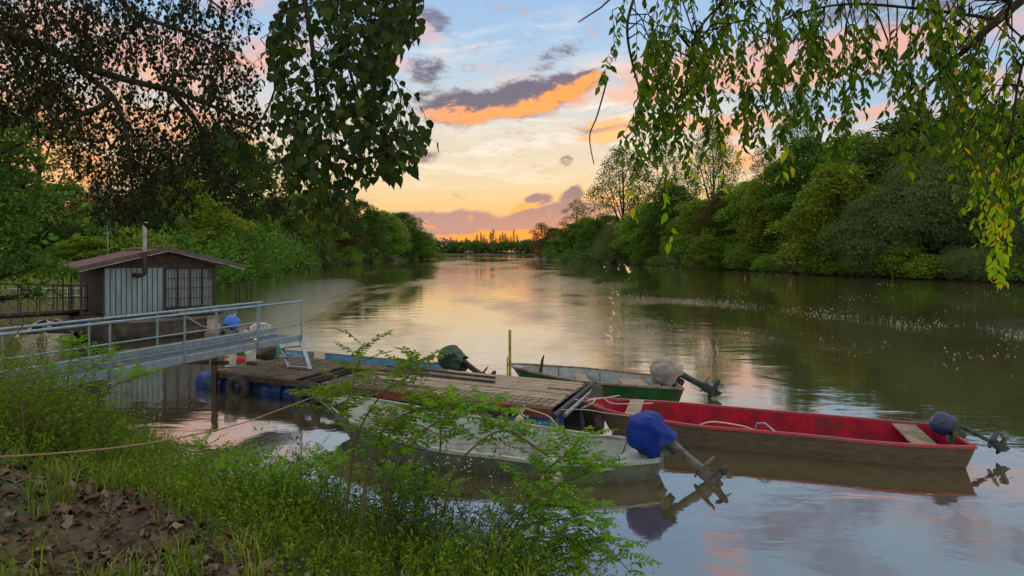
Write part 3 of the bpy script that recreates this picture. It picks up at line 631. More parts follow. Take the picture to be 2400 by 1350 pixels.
# ------------------------------------------------------------------ houseboat
HB = Vector((-15, 25.1, 0)); bk = Vector((-.64, .768, 0)).normalized(); fr = Vector((.768, .64, 0)).normalized()
def hb(a, b, z): return HB+fr*a+bk*b+Vector((0, 0, z))       # a along the window wall, b away from the viewer
ROT = Matrix((fr, bk, Vector((0, 0, 1)))).transposed()
house = thing('houseboat', HB, 'moored houseboat with grey blue panelled cabin, red roof and grey hull', 'houseboat')
mb = MB()                                 # hull: rounded barge
st = []
for i in range(25):
    f = i/24; a = -1.0+6.25*f
    e = min(1, (1-abs(2*f-1))*3.2)**.5; wd = 3.0*max(.10, e)
    st.append((a, wd, .78+.12*abs(2*f-1)**3, -.25+.55*max(0, abs(2*f-1)-.72)/.28))
prof = [(1.0, 0), (1.02, -.10), (.98, -.11), (.93, -.55), (.80, -.9), (.45, -1.0), (-.45, -1.0), (-.8, -.9), (-.93, -.55), (-.98, -.11), (-1.02, -.10), (-1., 0)]
vs = []
for a, wd, top, bot in st:
    for x, z in prof: vs.append(hb(a, 2.35-x*wd, top+z*(top-bot)))
k = len(prof); fs = [(i*k+j, i*k+j+1, (i+1)*k+j+1, (i+1)*k+j) for i in range(24) for j in range(k-1)]+[(i*k+k-1, i*k, (i+1)*k, (i+1)*k+k-1) for i in range(24)]+[tuple(range(k)), tuple(24*k+j for j in range(k))[::-1]]
mb.add(vs, fs); hull = part(mb, 'hull', M['concrete'], house, smooth=40)
mb = MB()                                 # pale bow patch, a shell just proud of the hull
vs = []; sel = range(17, 25)
for i in sel:
    a, wd, top, bot = st[i]
    for x, z in prof[2:5]: vs.append(hb(a+.006, 2.35-x*(wd+.012)-.004, top+z*(top-bot)))
mb.add(vs, [(i*3+j, i*3+j+1, (i+1)*3+j+1, (i+1)*3+j) for i in range(7) for j in range(2)]); sub(mb, 'bow_panel', M['cream'], hull, smooth=60)
W_, D_, Z0, Z1 = 3.93, 4.8, .9, 2.72
mb = MB()
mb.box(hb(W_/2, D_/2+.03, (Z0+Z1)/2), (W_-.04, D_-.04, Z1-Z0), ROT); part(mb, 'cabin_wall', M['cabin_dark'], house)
mb = MB()                                 # front panels with raised seams
mb.box(hb(W_/2, .0, (Z0+Z1)/2-.02), (W_, .05, Z1-Z0-.04), ROT)
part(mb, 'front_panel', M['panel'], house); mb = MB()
for i in range(23):
    a = .02+i*(W_-.04)/22
    if 2.02 < a < 3.85: mb.box(hb(a, -.035, .995), (.022, .03, .17), ROT)
    else: mb.box(hb(a, -.035, (Z0+Z1)/2-.02), (.022, .03, Z1-Z0-.05), ROT)
part(mb, 'panel_seam', M['black'], house)
mb = MB(); A0, A1, B0, B1 = -.85, W_+1.0, -.45, D_+.3; Am = W_/2+.08; ZE, ZR = 2.74, 3.47
mb.add([hb(.0, -.03, Z1-.04), hb(W_, -.03, Z1-.04), hb(W_, -.03, Z1+.04), hb(Am, -.03, ZR-.16), hb(.0, -.03, Z1+.04), hb(.0, .03, Z1-.04), hb(W_, .03, Z1-.04), hb(W_, .03, Z1+.04), hb(Am, .03, ZR-.16), hb(0, .03, Z1+.04)],
       [(0, 1, 2, 3, 4), (9, 8, 7, 6, 5), (0, 5, 6, 1)]); part(mb, 'gable', M['wood_dark'], house)
mb = MB()
for (a0, z0, a1, z1) in ((A0, ZE, Am, ZR), (A1, ZE, Am, ZR)):
    mb.add([hb(a0, B0, z0), hb(a1, B0, z1), hb(a1, B1, z1), hb(a0, B1, z0), hb(a0, B0, z0-.06), hb(a1, B0, z1-.06), hb(a1, B1, z1-.06), hb(a0, B1, z0-.06)],
           [(0, 1, 2, 3), (7, 6, 5, 4), (0, 4, 5, 1), (3, 2, 6, 7), (0, 3, 7, 4)])
roof = part(mb, 'roof', M['roof_red'], house)
mb = MB()
mb.bar(hb(A0-.02, B0-.04, ZE-.06), hb(Am, B0-.04, ZR-.06), .05, .17); mb.bar(hb(Am, B0-.04, ZR-.06), hb(A1+.02, B0-.04, ZE-.06), .05, .17)
sub(mb, 'fascia_board', M['fascia'], roof)
mb = MB(); mb.bar(hb(A0, B0-.075, ZE-.15), hb(Am, B0-.075, ZR-.15), .02, .014); mb.bar(hb(Am, B0-.075, ZR-.15), hb(A1, B0-.075, ZE-.15), .02, .014); sub(mb, 'roof_trim', M['cream'], roof)
mb = MB(); mb.bar(hb(Am, B0+.6, ZR+.015), hb(Am, B1-.1, ZR+.015), .3, .03); mb.bar(hb(Am-.35, B0+2.2, ZR-.02), hb(Am-.4, B1-.1, ZR-.03), .18, .05); sub(mb, 'ridge_cap', M['wood_old'], roof)
mb = MB()                                 # stove pipe with elbow and hat
pc = 1.28
mb.tube(spline([hb(pc-.30, -.03, 2.42), hb(pc-.22, -.3, 2.41), hb(pc-.12, -.48, 2.44), hb(pc-.05, -.55, 2.56), hb(pc-.05, -.56, 2.8), hb(pc-.05, -.56, 3.3)], 20), .085, 14)
pipe = part(mb, 'chimney_pipe', M['darksteel'], house, smooth=50)
mb = MB(); mb.tube([hb(pc-.05, -.56, 3.28), hb(pc-.06, -.56, 4.28)], .068, 14); sub(mb, 'upper_pipe', M['zinc'], pipe, smooth=50)
mb = MB(); mb.lathe([(.05, 0), (.05, .1), (.14, .1), (.13, .13), (.02, .17)], hb(pc-.06, -.56, 4.26)); sub(mb, 'pipe_cap', M['zinc'], pipe, smooth=40)
wa0, wa1, wz0, wz1 = 2.04, 3.84, 1.10, 2.66
mb = MB()
for a in np.linspace(wa0, wa1, 5): mb.box(hb(float(a), -.055, (wz0+wz1)/2), (.075, .06, wz1-wz0+.06), ROT)
for z in (wz0, wz1): mb.box(hb((wa0+wa1)/2, -.055, z), (wa1-wa0, .052, .06), ROT)
win = part(mb, 'window', M['black'], house)
mb = MB(); mb.box(hb((wa0+wa1)/2, -.030, (wz0+wz1)/2), (wa1-wa0-.02, .012, wz1-wz0-.02), ROT); sub(mb, 'glass', M['glass'], win)
mb = MB()
for i in range(4):
    c0 = wa0+.06+i*(wa1-wa0)/4; 
    for (o1, o2) in ((0, .17), (.20, .36)) if i < 3 else ((0, .14),):
        m = 9; vs = []
        for j in range(m):
            a = c0+o1+(o2-o1)*j/(m-1); vs += [hb(a, -.040-.004*math.sin(j*2.4), wz0+.08), hb(a, -.040-.004*math.sin(j*2.4+.4), wz1-.04)]
        mb.add(vs, [(2*j, 2*j+2, 2*j+3, 2*j+1) for j in range(m-1)])
sub(mb, 'curtain', M['curtain'], win, smooth=80)
mb = MB()
for i in range(17): a = wa0+i*(wa1-wa0)/16; mb.tube([hb(a, -.12, wz0-.02), hb(a, -.12, wz1+.02)], .010, 5)
for z in np.linspace(wz0, wz1, 5): mb.tube([hb(wa0-.04, -.125, float(z)), hb(wa1+.04, -.125, float(z))], .012, 5)
part(mb, 'window_grille', M['black'], house)
mb = MB()
for (a, b_) in ((-.72, -.2), (-.72, .1), (-.75, 2.3), (-.75, 4.6)): mb.tube([hb(a, b_, .8), hb(a, b_, ZE-.03)], .035, 7)
for z in (1.25, 1.6): mb.tube([hb(-.73, -.2, z), hb(-.75, 4.6, z)], .02, 6)
part(mb, 'porch_post', M['darksteel'], house)
mb = MB(); mb.tube([hb(.6, 3.0, 3.0), hb(.6, 3.0, 4.2)], .014, 5); mb.tube([hb(.45, 3.0, 4.05), hb(.75, 3.0, 4.05)], .01, 5); part(mb, 'antenna', M['zinc'], house)
mb = MB(); mb.box(hb(-.5, 2.2, .89), (.85, 4.2, .05), ROT); mb.box(hb(W_/2, -.28, .87), (W_+.3, .36, .05), ROT); part(mb, 'side_deck', M['wood_dark'], house)
mb = MB(); mb.tube([hb(1.5, -.35, .98), hb(1.9, -.4, 1.02), hb(2.3, -.38, .96)], .05, 6); mb.box(hb(2.6, -.36, .95), (.35, .2, .12), ROT)
tag(part(mb, 'x', M['wood_old'], house), None).name = 'deck_clutter'
mb = MB(); mb.tube([hb(5.0, .4, .8), hb(5.0, .4, 1.95), hb(5.5, .4, 1.98), hb(5.5, .4, .8)], .03, 7); mb.tube([hb(5.0, .9, .8), hb(5.0, .9, 1.95), hb(5.5, .9, 1.98), hb(5.5, .9, .8)], .03, 7); mb.bar(hb(5.0, .4, 1.2), hb(5.5, .4, 1.2), .05, .1)
tag(part(mb, 'stern_rack', M['darksteel'], house), None)
# footbridge from the left bank to the houseboat
fb0, fb1 = at(-30, 738, 20.5), at(183, 728, 26.2)
root = thing('footbridge', fb1, 'dark narrow footbridge with thin railing leading to the houseboat porch', 'footbridge')
mb = MB(); mb.bar(fb0, fb1, .7, .09); mb.bar(fb0-Vector((0, 0, .10)), fb1-Vector((0, 0, .10)), .12, .10); part(mb, 'walkway', M['wood_dark'], root)
mb = MB(); dv = (fb1-fb0).normalized(); nv = Vector((-dv.y, dv.x, 0))*.33
for s_ in (-1, 1):
    for f in (0, .2, .4, .6, .8, 1): p = fb0.lerp(fb1, f)+nv*s_; mb.tube([p, p+Vector((0, 0, .95))], .022, 6)
    for z in (.5, .95): mb.tube([fb0+nv*s_+Vector((0, 0, z)), fb1+nv*s_+Vector((0, 0, z))], .018, 6)
part(mb, 'railing', M['darksteel'], root)
# grassy spit railing behind
root = thing('bank_railing', at(40, 700, 33), 'long grey pipe railing with leaning wooden pole on the grass left of the houseboat', 'railing')
mb = MB(); a_, b_ = at(18, 690, 31), at(196, 686, 38)
for z in (0, -.4): mb.tube([a_+Vector((0, 0, z+.25)), b_+Vector((0, 0, z+.25))], .025, 6)
part(mb, 'rail', M['galv'], root)
for f in np.linspace(0, 1, 9): mb = MB(); p = a_.lerp(b_, float(f)); mb.tube([p+Vector((0, 0, .3)), Vector((p.x, p.y, min(p.z-.9, hz(p.x, p.y)+.0)))], .028, 6); part(mb, 'post', M['galv'], root)
mb = MB(); mb.tube([at(137, 700, 32), at(129, 655, 32)], .045, 6); part(mb, 'leaning_pole', M['wood_old'], root)
# ------------------------------------------------------------------ boats
def hull_mesh(near, far, z_floor=.05, zb=-.14, flare=.16, rake=.25, bow_rise=.5, n=30, th=.035, stern_rake=.12, rimw=.05):
    """near / far gunwale polylines, stern first, meeting at the bow; returns vertex rings"""
    A = spline(near, n); B = spline(far, n); mb = MB(); rings = []
    for i in range(n):
        t_ = i/(n-1); a, b_ = A[i], B[i]; mid = (a+b_)/2; fwd = ((A[min(i+1, n-1)]+B[min(i+1, n-1)])-(A[max(i-1, 0)]+B[max(i-1, 0)])).normalized(); fwd.z = 0; fwd.normalize()
        wv = (b_-a); wl = max(wv.length, .02); u = wv/wl; q = max(0, (t_-(1-bow_rise))/bow_rise); lift = q**2.2
        zbot = zb+(min(a.z, b_.z)-zb)*lift*.85; fl = zbot+.07 if zbot+.07 > z_floor else z_floor
        sh = fwd*(-rake*q*q)+fwd*(stern_rake*max(0, 1-t_*12))
        ia = min(flare, .42*wl); ii = min(th, .3*wl)
        oc0 = a+u*ia; oc1 = b_-u*ia; oc0 = Vector((oc0.x, oc0.y, zbot))+sh; oc1 = Vector((oc1.x, oc1.y, zbot))+sh
        g0, g1 = a-u*rimw*.3, b_+u*rimw*.3; gi0, gi1 = a+u*ii, b_-u*ii
        fh = (fl-zbot)/max(a.z-zbot, .05); 
        f0 = gi0.lerp(oc0+u*ii, 1-fh*.9); f1 = gi1.lerp(oc1-u*ii, 1-fh*.9); f0.z = f1.z = fl
        f0 += fwd*(.03 if i == 0 else 0); f1 += fwd*(.03 if i == 0 else 0)
        if i == 0: gi0, gi1 = gi0+fwd*.04, gi1+fwd*.04; 
        rings.append((a, oc0, oc1, b_, gi0, f0, f1, gi1))
    return rings
def make_hull(rings, mo, mi, mr, root, rimh=.035, thwarts=()):
    n = len(rings); mb = MB(); vs = []
    for r in rings: vs += list(r)
    fs = []; mis = []
    for i in range(n-1):
        a, b_ = i*8, (i+1)*8
        for j, k, m_ in ((0, 1, 0), (1, 2, 0), (2, 3, 0), (5, 4, 1), (6, 5, 1), (7, 6, 1), (4, 0, 0), (3, 7, 0)): fs.append((a+j, b_+j, b_+k, a+k)); mis.append(m_)
    fs += [(0, 1, 2, 3), (4, 7, 6, 5), (0, 3, 7, 4)]; mis += [0, 1, 0]
    e = (n-1)*8; fs += [(e+0, e+3, e+2, e+1), (e+4, e+5, e+6, e+7), (e, e+4, e+7, e+3)]; mis += [0, 1, 0]
    mb.add(vs, fs); mb.mi = mis; h = part(mb, 'hull', [mo, mi], root, smooth=35)
    # gunwale rail: a real strip along both edges and round the transom
    def rail(path, wv=.05):
        m = MB(); L = len(path); vs = []
        for i, (p, q) in enumerate(path):
            d = (q-p).normalized(); o_ = p-d*.018; i_ = q+d*.010
            vs += [o_+Vector((0, 0, -.02)), o_+Vector((0, 0, rimh*.6)), i_+Vector((0, 0, rimh*.6)), i_+Vector((0, 0, -.02))]
        m.add(vs, [(i*4+j, (i+1)*4+j, (i+1)*4+(j+1) % 4, i*4+(j+1) % 4) for i in range(L-1) for j in range(4)]+[(0, 1, 2, 3), tuple((L-1)*4+j for j in (3, 2, 1, 0))])
        return m
    part(rail([(r[0], r[4]) for r in rings]), 'gunwale', mr, root, smooth=40); part(rail([(r[3], r[7]) for r in rings]), 'gunwale', mr, root, smooth=40)
    part(rail([(rings[0][0].lerp(rings[0][3], f), rings[0][4].lerp(rings[0][7], f)) for f in (0.04, .35, .65, .96)]), 'transom_rail', mr, root, smooth=40)
    return h
def bridge(rings, i, wd, z, th, mb, inset=.02, zoff=0):    # a board across at station i
    j = min(i+1, len(rings)-1); a, b_ = rings[i][4], rings[i][7]; d = ((rings[j][4]+rings[j][7])-(rings[i][4]+rings[i][7])).normalized()
    a = Vector((a.x, a.y, z)); b_ = Vector((b_.x, b_.y, z)); mb.bar(a.lerp(b_, inset), a.lerp(b_, 1-inset), wd, th)
def cowl_rings(mb, M4, levels, n=16, pw=2.6, noise=0.):
    vs = []
    for (z, ax, ay, ox) in levels:
        for k in range(n):
            a = 2*math.pi*k/n; c, s_ = math.cos(a), math.sin(a); x = math.copysign(abs(c)**(2/pw), c)*ax; y = math.copysign(abs(s_)**(2/pw), s_)*ay; f = 1+random.uniform(-noise, noise)
            vs.append(M4 @ Vector((x*f+ox, y*f, z+random.uniform(-noise, noise)*.12)))
    L = len(levels); mb.add(vs, [(i*n+k, i*n+(k+1) % n, (i+1)*n+(k+1) % n, (i+1)*n+k) for i in range(L-1) for k in range(n)]+[tuple(range(n))[::-1], tuple((L-1)*n+k for k in range(n))])
def outboard(root, loc, aft, tilt, s=1., leg_m='motor_grey', cover=None, cowl_m='cowl_blue', roll=0., leg_len=.62, tiller=True, slim=False, prop_m='motor_dark'):
    aft = Vector(aft); aft.z = 0; aft.normalize(); z = Vector((0, 0, 1)); y = z.cross(aft)
    B = Matrix((aft, y, z)).transposed().to_4x4()
    T = Matrix.Translation(loc) @ B @ Matrix.Rotation(R(roll), 4, 'X') @ Matrix.Rotation(-R(tilt), 4, 'Y') @ Matrix.Scale(s, 4)
    P_ = lambda x, yy, zz: T @ Vector((x, yy, zz))
    mb = MB()                             # bracket, midsection, gearcase, plate, skeg
    r3 = T.to_3x3().normalized()
    S = lambda a, b_, c_: (a*s, b_*s, c_*s)
    for yy in (-.09, .09): mb.box(P_(-.03, yy, -.06), S(.10, .03, .26), r3)
    mb.box(P_(.06, 0, .02), S(.14, .16, .14), r3)
    L = leg_len
    if slim: mb.tube([P_(.10, 0, .12), P_(.12, 0, -L)], .038*s, 10); mb.lathe([(.05*s, 0), (.06*s, .05*s), (.05*s, .1*s)], P_(.12, 0, -.25), r3 @ Vector((0, 0, 1)), 12); mb.lathe([(.05*s, 0), (.065*s, .04*s), (.05*s, .08*s)], P_(.12, 0, -.42), r3 @ Vector((0, 0, 1)), 12)
    else:
        cowl_rings(mb, T, [(.12, .13, .09, .08), (.0, .10, .065, .09), (-.08, .065, .05, .11), (-.3, .06, .04, .11), (-L+.12, .065, .035, .12), (-L+.05, .09, .035, .12), (-L, .10, .03, .12)], 12)
    cowl_rings(mb, T, [(-L+.085, .17, .075, .16), (-L+.065, .20, .085, .18)], 12)                 # anti-ventilation plate
    cowl_rings(mb, T, [(-L+.0, .09, .03, .12), (-L-.10, .08, .026, .11)], 10)
    mb.lathe([(.012*s, -.17*s), (.035*s, -.13*s), (.052*s, -.05*s), (.052*s, .09*s), (.042*s, .15*s)], P_(.12, 0, -L-.12), r3 @ Vector((1, 0, 0)), 14)
    mb.add([P_(.02, .008, -L-.14), P_(.2, .008, -L-.14), P_(.17, .008, -L-.30), P_(.07, .008, -L-.24), P_(.02, -.008, -L-.14), P_(.2, -.008, -L-.14), P_(.17, -.008, -L-.30), P_(.07, -.008, -L-.24)],
           [(0, 1, 2, 3), (7, 6, 5, 4), (0, 4, 5, 1), (1, 5, 6, 2), (2, 6, 7, 3), (3, 7, 4, 0)])
    if tiller: mb.tube([P_(-.08, .06, .16), P_(-.30, .10, .14), P_(-.48, .12, .12)], .022*s, 8)
    o = part(mb, 'outboard_motor', M[leg_m], root, smooth=35)
    mb = MB(); cx = .31; mb.lathe([(.045*s, -.05*s), (.045*s, .03*s), (.02*s, .08*s)], P_(cx, 0, -L-.12), r3 @ Vector((1, 0, 0)), 12)
    for k in range(3):
        a = k*2.094+.3; c_, s_ = math.cos(a), math.sin(a); u = Vector((0, c_, s_)); v = Vector((0, -s_, c_)); base = Vector((cx, 0, -L-.12)); vs = []
        for (rr, hw, tw) in ((.035, .02, .6), (.07, .045, .5), (.105, .05, .38), (.13, .028, .3)):
            dd = v*math.cos(tw)+Vector((1, 0, 0))*math.sin(tw); vs += [T @ (base+u*rr-dd*hw), T @ (base+u*rr+dd*hw)]
        vs2 = [p+(r3 @ Vector((1, 0, 0)))*.006*s for p in vs]; q = len(vs)
        mb.add(vs+vs2, [(2*i, 2*i+1, 2*i+3, 2*i+2) for i in range(3)]+[(q+2*i, q+2*i+2, q+2*i+3, q+2*i+1) for i in range(3)]+[(6, 7, q+7, q+6), (0, 2, q+2, q), (2, 4, q+4, q+2), (4, 6, q+6, q+4), (1, q+1, q+3, 3), (3, q+3, q+5, 5), (5, q+5, q+7, 7)])
    sub(mb, 'propeller', M[prop_m], o, smooth=35)
    mb = MB()
    if cover:
        n_, L_ = 44, 22; vs = []; ph = random.uniform(0, 6)
        for li in range(L_+1):
            f = li/L_; zz = -.05+.58*f; pr = (1.02-.10*math.sin(f*3.1*2.2+.6))*(1 if f < .62 else max(.06, math.cos((f-.62)/.38*1.50)**.62)); ax_, ay_ = .245*pr, .185*pr
            for k in range(n_):
                a = 2*math.pi*k/n_; fo = (1-f)**.7; cr = abs(math.sin(2.5*a+ph+f*2.2))**.6; w_ = 1+.13*(cr-.5)*(.35+.65*fo)+.05*math.sin(7*a-f*7+ph)*fo+.03*math.sin(11*a+f*13)+.035*math.sin(f*15+3*a+ph)
                c, s_ = math.cos(a), math.sin(a); x = math.copysign(abs(c)**.8, c)*ax_*w_; y = math.copysign(abs(s_)**.8, s_)*ay_*w_; vs.append(T @ Vector((x-.02*f, y, zz+(.03*math.sin(3*a+ph)+.02*math.sin(8*a))*fo)))
        mb.add(vs, [(i*n_+k, i*n_+(k+1) % n_, (i+1)*n_+(k+1) % n_, (i+1)*n_+k) for i in range(L_) for k in range(n_)]+[tuple(L_*n_+k for k in range(n_))])
        sub(mb, 'motor_cover', M[cover], o, smooth=38)
        mb = MB(); cowl_rings(mb, T, [(.0, .10, .09, .02), (.12, .14, .12, .02)], 12); mb.tube([P_(-.12, -.05, .02), P_(-.2, -.08, -.05)], .03*s, 8); sub(mb, 'engine_base', M['motor_dark'], o, smooth=40)
    else:
        cowl_rings(mb, T, [(.12, .19, .12, .02), (.16, .215, .14, .0), (.26, .22, .145, -.01), (.36, .21, .14, -.02), (.43, .17, .115, -.02), (.46, .10, .07, -.02)], 20, 3.2)
        c1 = sub(mb, 'engine_cowl', M[cowl_m], o, smooth=50)
        mb = MB(); cowl_rings(mb, T, [(.07, .17, .11, .02), (.125, .195, .125, .02)], 16, 3.); sub(mb, 'cowl_trim', M['black'], o, smooth=40)
    return T
def GP(lst): return [at(px, py, (H-z)*F/(py-HY)) for px, py, z in lst]
# red boat
near = GP([(2288, 1049, .36), (2166, 1045, .36), (2033, 1036, .36), (1868, 1019, .37), (1750, 1009, .38), (1641, 1000, .39), (1562, 989, .41), (1466, 973, .46), (1406, 957, .52), (1370, 941, .58)])
far = GP([(2193, 996, .36), (2110, 989, .36), (2033, 982, .36), (1890, 970, .37), (1758, 959, .38), (1680, 952, .39), (1571, 943, .41), (1480, 938, .46), (1415, 935, .52), (1372, 936, .58)])
def sane(near, far, wmax):                # keep the far edge at a believable beam
    return near, far
redb = thing('punt_boat', ((near[0]+far[-1])/2)*1., 'long narrow boat with crimson red inside and bare grey brown outside', 'boat')
rg = hull_mesh(near, far, rake=.35, bow_rise=.35)
make_hull(rg, M['red_out'], M['red_in'], M['red_rim'], redb)
mb = MB(); bridge(rg, 22, .26, rg[22][4].z+.012, .03, mb, -.02); part(mb, 'seat', M['wood'], redb, bevel=.004)
mb = MB(); bridge(rg, 3, .36, rg[3][4].z-.03, .03, mb, .01); tag(part(mb, 'seat', M['wood_old'], redb, bevel=.004), 'dark worn stern seat with flaking white paint')
M['red_floor'] = mat('red_floor', (.14, .02, .025), (.05, .03, .024), .35, sc=3, bump=.1, c3=(.09, .07, .05), sc3=2.)
mb = MB(); vs = []
for i in range(1, 28): vs += [rg[i][5]+Vector((0, 0, .006)), rg[i][6]+Vector((0, 0, .006))]
mb.add(vs, [(2*i, 2*i+2, 2*i+3, 2*i+1) for i in range(26)]); part(mb, 'floor', M['red_floor'], redb)
mb = MB()
for i in (10, 17): 
    r = rg[i]; mb.tube([r[4]+Vector((0, 0, -.02)), r[5], r[6], r[7]+Vector((0, 0, -.02))], .014, 6)
part(mb, 'rib', M['red_in'], redb)
mid = rg[0][0].lerp(rg[0][3], .5); aft = (rg[0][0]+rg[0][3]-rg[3][0]-rg[3][3])
mb = MB(); c_ = rg[0][4].lerp(rg[0][7], .5); mb.box(c_+Vector((0, 0, -.02)), (.07, .32, .22), Matrix.Rotation(math.atan2(aft.y, aft.x), 3, 'Z')); part(mb, 'motor_bracket', M['wood_old'], redb)
outboard(redb, mid+Vector((0, 0, .10)), aft+Vector((.3, .2, 0)), 62, .82, 'motor_teal', None, 'cowl_blue', leg_len=.80, slim=True, prop_m='motor_grey')
mb = MB(); p = GP([(1700, 1000, .3)])[0]; mb.tube(spline([rg[16][0]+Vector((.0, .12, .0)), rg[15][0]+Vector((0, .1, .08)), rg[13][0]+Vector((0, .12, .04)), rg[12][0]+Vector((0, .12, -.03))], 12), .014, 6)
tag(part(mb, 'x', M['rope_pale'], redb), None).name = 'grab_rope'
mb = MB(); a = rg[12][0]+Vector((0, .1, .02)); mb.tube([a+Vector((0, .14, -.06)), a+Vector((.03, .08, .07)), a+Vector((.12, 0, .09)), a+Vector((.24, -.13, -.02))], .018, 8); part(mb, 'oarlock', M['galv'], redb, smooth=50)
# grey white boat
near = GP([(1543, 1081, .30), (1440, 1090, .30), (1323, 1088, .30), (1240, 1082, .30), (1167, 1072, .31), (1080, 1063, .33), (1000, 1050, .36), (900, 1022, .42), (810, 983, .50), (752, 940, .56), (733, 928, .58)])
far = GP([(1562, 1056, .30), (1520, 1046, .30), (1473, 1032, .30), (1387, 1020, .30), (1290, 1005, .31), (1167, 987, .33), (1080, 972, .36), (980, 955, .42), (880, 938, .50), (790, 928, .56), (738, 926, .58)])
wb = thing('rowing_boat', (near[0]+far[-1])/2, 'grey white open boat moored in front of the raft with blue covered outboard', 'boat')
wg = hull_mesh(near, far, rake=.7, bow_rise=.42, flare=.24)
make_hull(wg, M['white_hull'], M['white_paint'], M['white_paint'], wb, rimh=.05)
mb = MB(); vs = []
for i in range(1, 27): vs += [wg[i][5]+Vector((0, 0, .006)), wg[i][6]+Vector((0, 0, .006))]
mb.add(vs, [(2*i, 2*i+2, 2*i+3, 2*i+1) for i in range(25)]); part(mb, 'floor', M['floor_dirty'], wb)
mb = MB(); a0, a1, b0, b1 = wg[0][4], wg[3][4], wg[0][7], wg[3][7]; dz = Vector((0, 0, -.015)); dn = Vector((0, 0, -.06))
vs = [a0+dz, a1+dz+(a1-a0)*.3, b1+dz+(b1-b0)*.6, b0+dz]; vs += [v+dn for v in vs]; mb.add(vs, [(0, 1, 2, 3), (7, 6, 5, 4), (0, 4, 5, 1), (1, 5, 6, 2), (2, 6, 7, 3), (3, 7, 4, 0)]); part(mb, 'stern_seat', M['white_paint'], wb)
mb = MB(); vs = []
for i in range(25, 30): vs += [wg[i][4]+Vector((0, 0, -.02)), wg[i][7]+Vector((0, 0, -.02))]
mb.add(vs, [(2*i, 2*i+2, 2*i+3, 2*i+1) for i in range(4)]); part(mb, 'bow_deck', M['floor_dirty'], wb)
for i in (6, 12, 18): r = wg[i]; mb = MB(); mb.bar(r[7]+Vector((.0, -.02, -.01)), r[6]+Vector((0, 0, .02)), .05, .05); part(mb, 'rib', M['white_paint'], wb)
mb = MB(); bridge(wg, 22, .24, wg[22][4].z-.06, .03, mb, .02); part(mb, 'seat', M['wood_old'], wb, bevel=.004)
mid = wg[0][0].lerp(wg[0][3], .45); aft = (wg[0][0]+wg[0][3]-wg[4][0]-wg[4][3])
mb = MB(); mb.box(mid+Vector((-.03, .03, -.02)), (.10, .34, .26), Matrix.Rotation(math.atan2(aft.y, aft.x), 3, 'Z')); part(mb, 'motor_bracket', M['white_hull'], wb)
random.seed(5); outboard(wb, mid+Vector((.0, 0, .16)), Vector((.93, -.36, 0)), 50, 1.12, 'motor_grey', 'tarp_blue')
# green boat
near = GP([(1603, 912, .32), (1540, 908, .32), (1466, 903, .32), (1387, 897, .33), (1330, 889, .36), (1259, 875, .42), (1215, 864, .47), (1193, 856, .5)])
far = GP([(1565, 882, .32), (1500, 876, .32), (1434, 869, .32), (1364, 862, .33), (1300, 858, .36), (1243, 854, .42), (1208, 853, .47), (1191, 854, .5)])
gb = thing('fishing_boat', (near[0]+far[-1])/2, 'dark green boat with aluminium inside moored behind the right end of the raft', 'boat')
gg = hull_mesh(near, far, rake=.4, bow_rise=.35, flare=.14); make_hull(gg, M['green_hull'], M['alu'], M['rim_old'], gb)
for i, z_ in ((6, .2), (13, .2)): mb = MB(); bridge(gg, i, .55 if i == 6 else .28, z_, .03, mb, .08); part(mb, 'seat', M['wood'], gb, bevel=.004)
mb = MB()
for i in (10, 16, 4): r = gg[i]; mb = MB(); mb.tube([r[7], r[6]], .02, 6); part(mb, 'rib', M['rim_old'], gb)
mb = MB(); vs = []
for i in range(23, 30): vs += [gg[i][4]+Vector((0, 0, -.01)), gg[i][7]+Vector((0, 0, -.01))]
mb.add(vs, [(2*i, 2*i+2, 2*i+3, 2*i+1) for i in range(6)]); part(mb, 'bow_deck', M['alu'], gb)
mb = MB(); p = gg[20][7]; mb.tube([p+Vector((.15, -.2, -.2)), p+Vector((.20, -.2, .15)), p+Vector((.24, -.22, .28))], [.05, .035, .015], 7); part(mb, 'bow_post', M['darksteel'], gb)
mid = gg[0][0].lerp(gg[0][3], .5); aft = Vector((.95, -.25, 0)); random.seed(11)
outboard(gb, mid+Vector((0, 0, .12)), aft, 62, 1.15, 'motor_teal', 'tarp_grey', prop_m='motor_teal')
# blue boat behind the raft
near = GP([(1060, 876, .33), (980, 872, .33), (900, 866, .33), (800, 856, .34), (720, 842, .38), (650, 826, .44)])
far = GP([(1083, 858, .33), (1000, 850, .33), (900, 841, .33), (800, 832, .34), (720, 825, .38), (648, 821, .44)])
bb = thing('flat_boat', (near[0]+far[-1])/2, 'bright blue inside boat with weathered rim lying along the far side of the raft', 'boat')
bg = hull_mesh(near, far, rake=.3, bow_rise=.3, flare=.10); make_hull(bg, M['blue_out'], M['blue_in'], M['rim_old'], bb, rimh=.04)
mb = MB(); bridge(bg, 2, .35, .35, .03, mb, .02); bridge(bg, 21, .30, .40, .03, mb, .02); part(mb, 'seat', M['wood'], bb)
mid = bg[0][0].lerp(bg[0][3], .5); random.seed(14)
outboard(bb, mid+Vector((0.05, 0, .14)), Vector((.96, -.28, 0)), 55, 1.15, 'motor_dark', 'tarp_green')
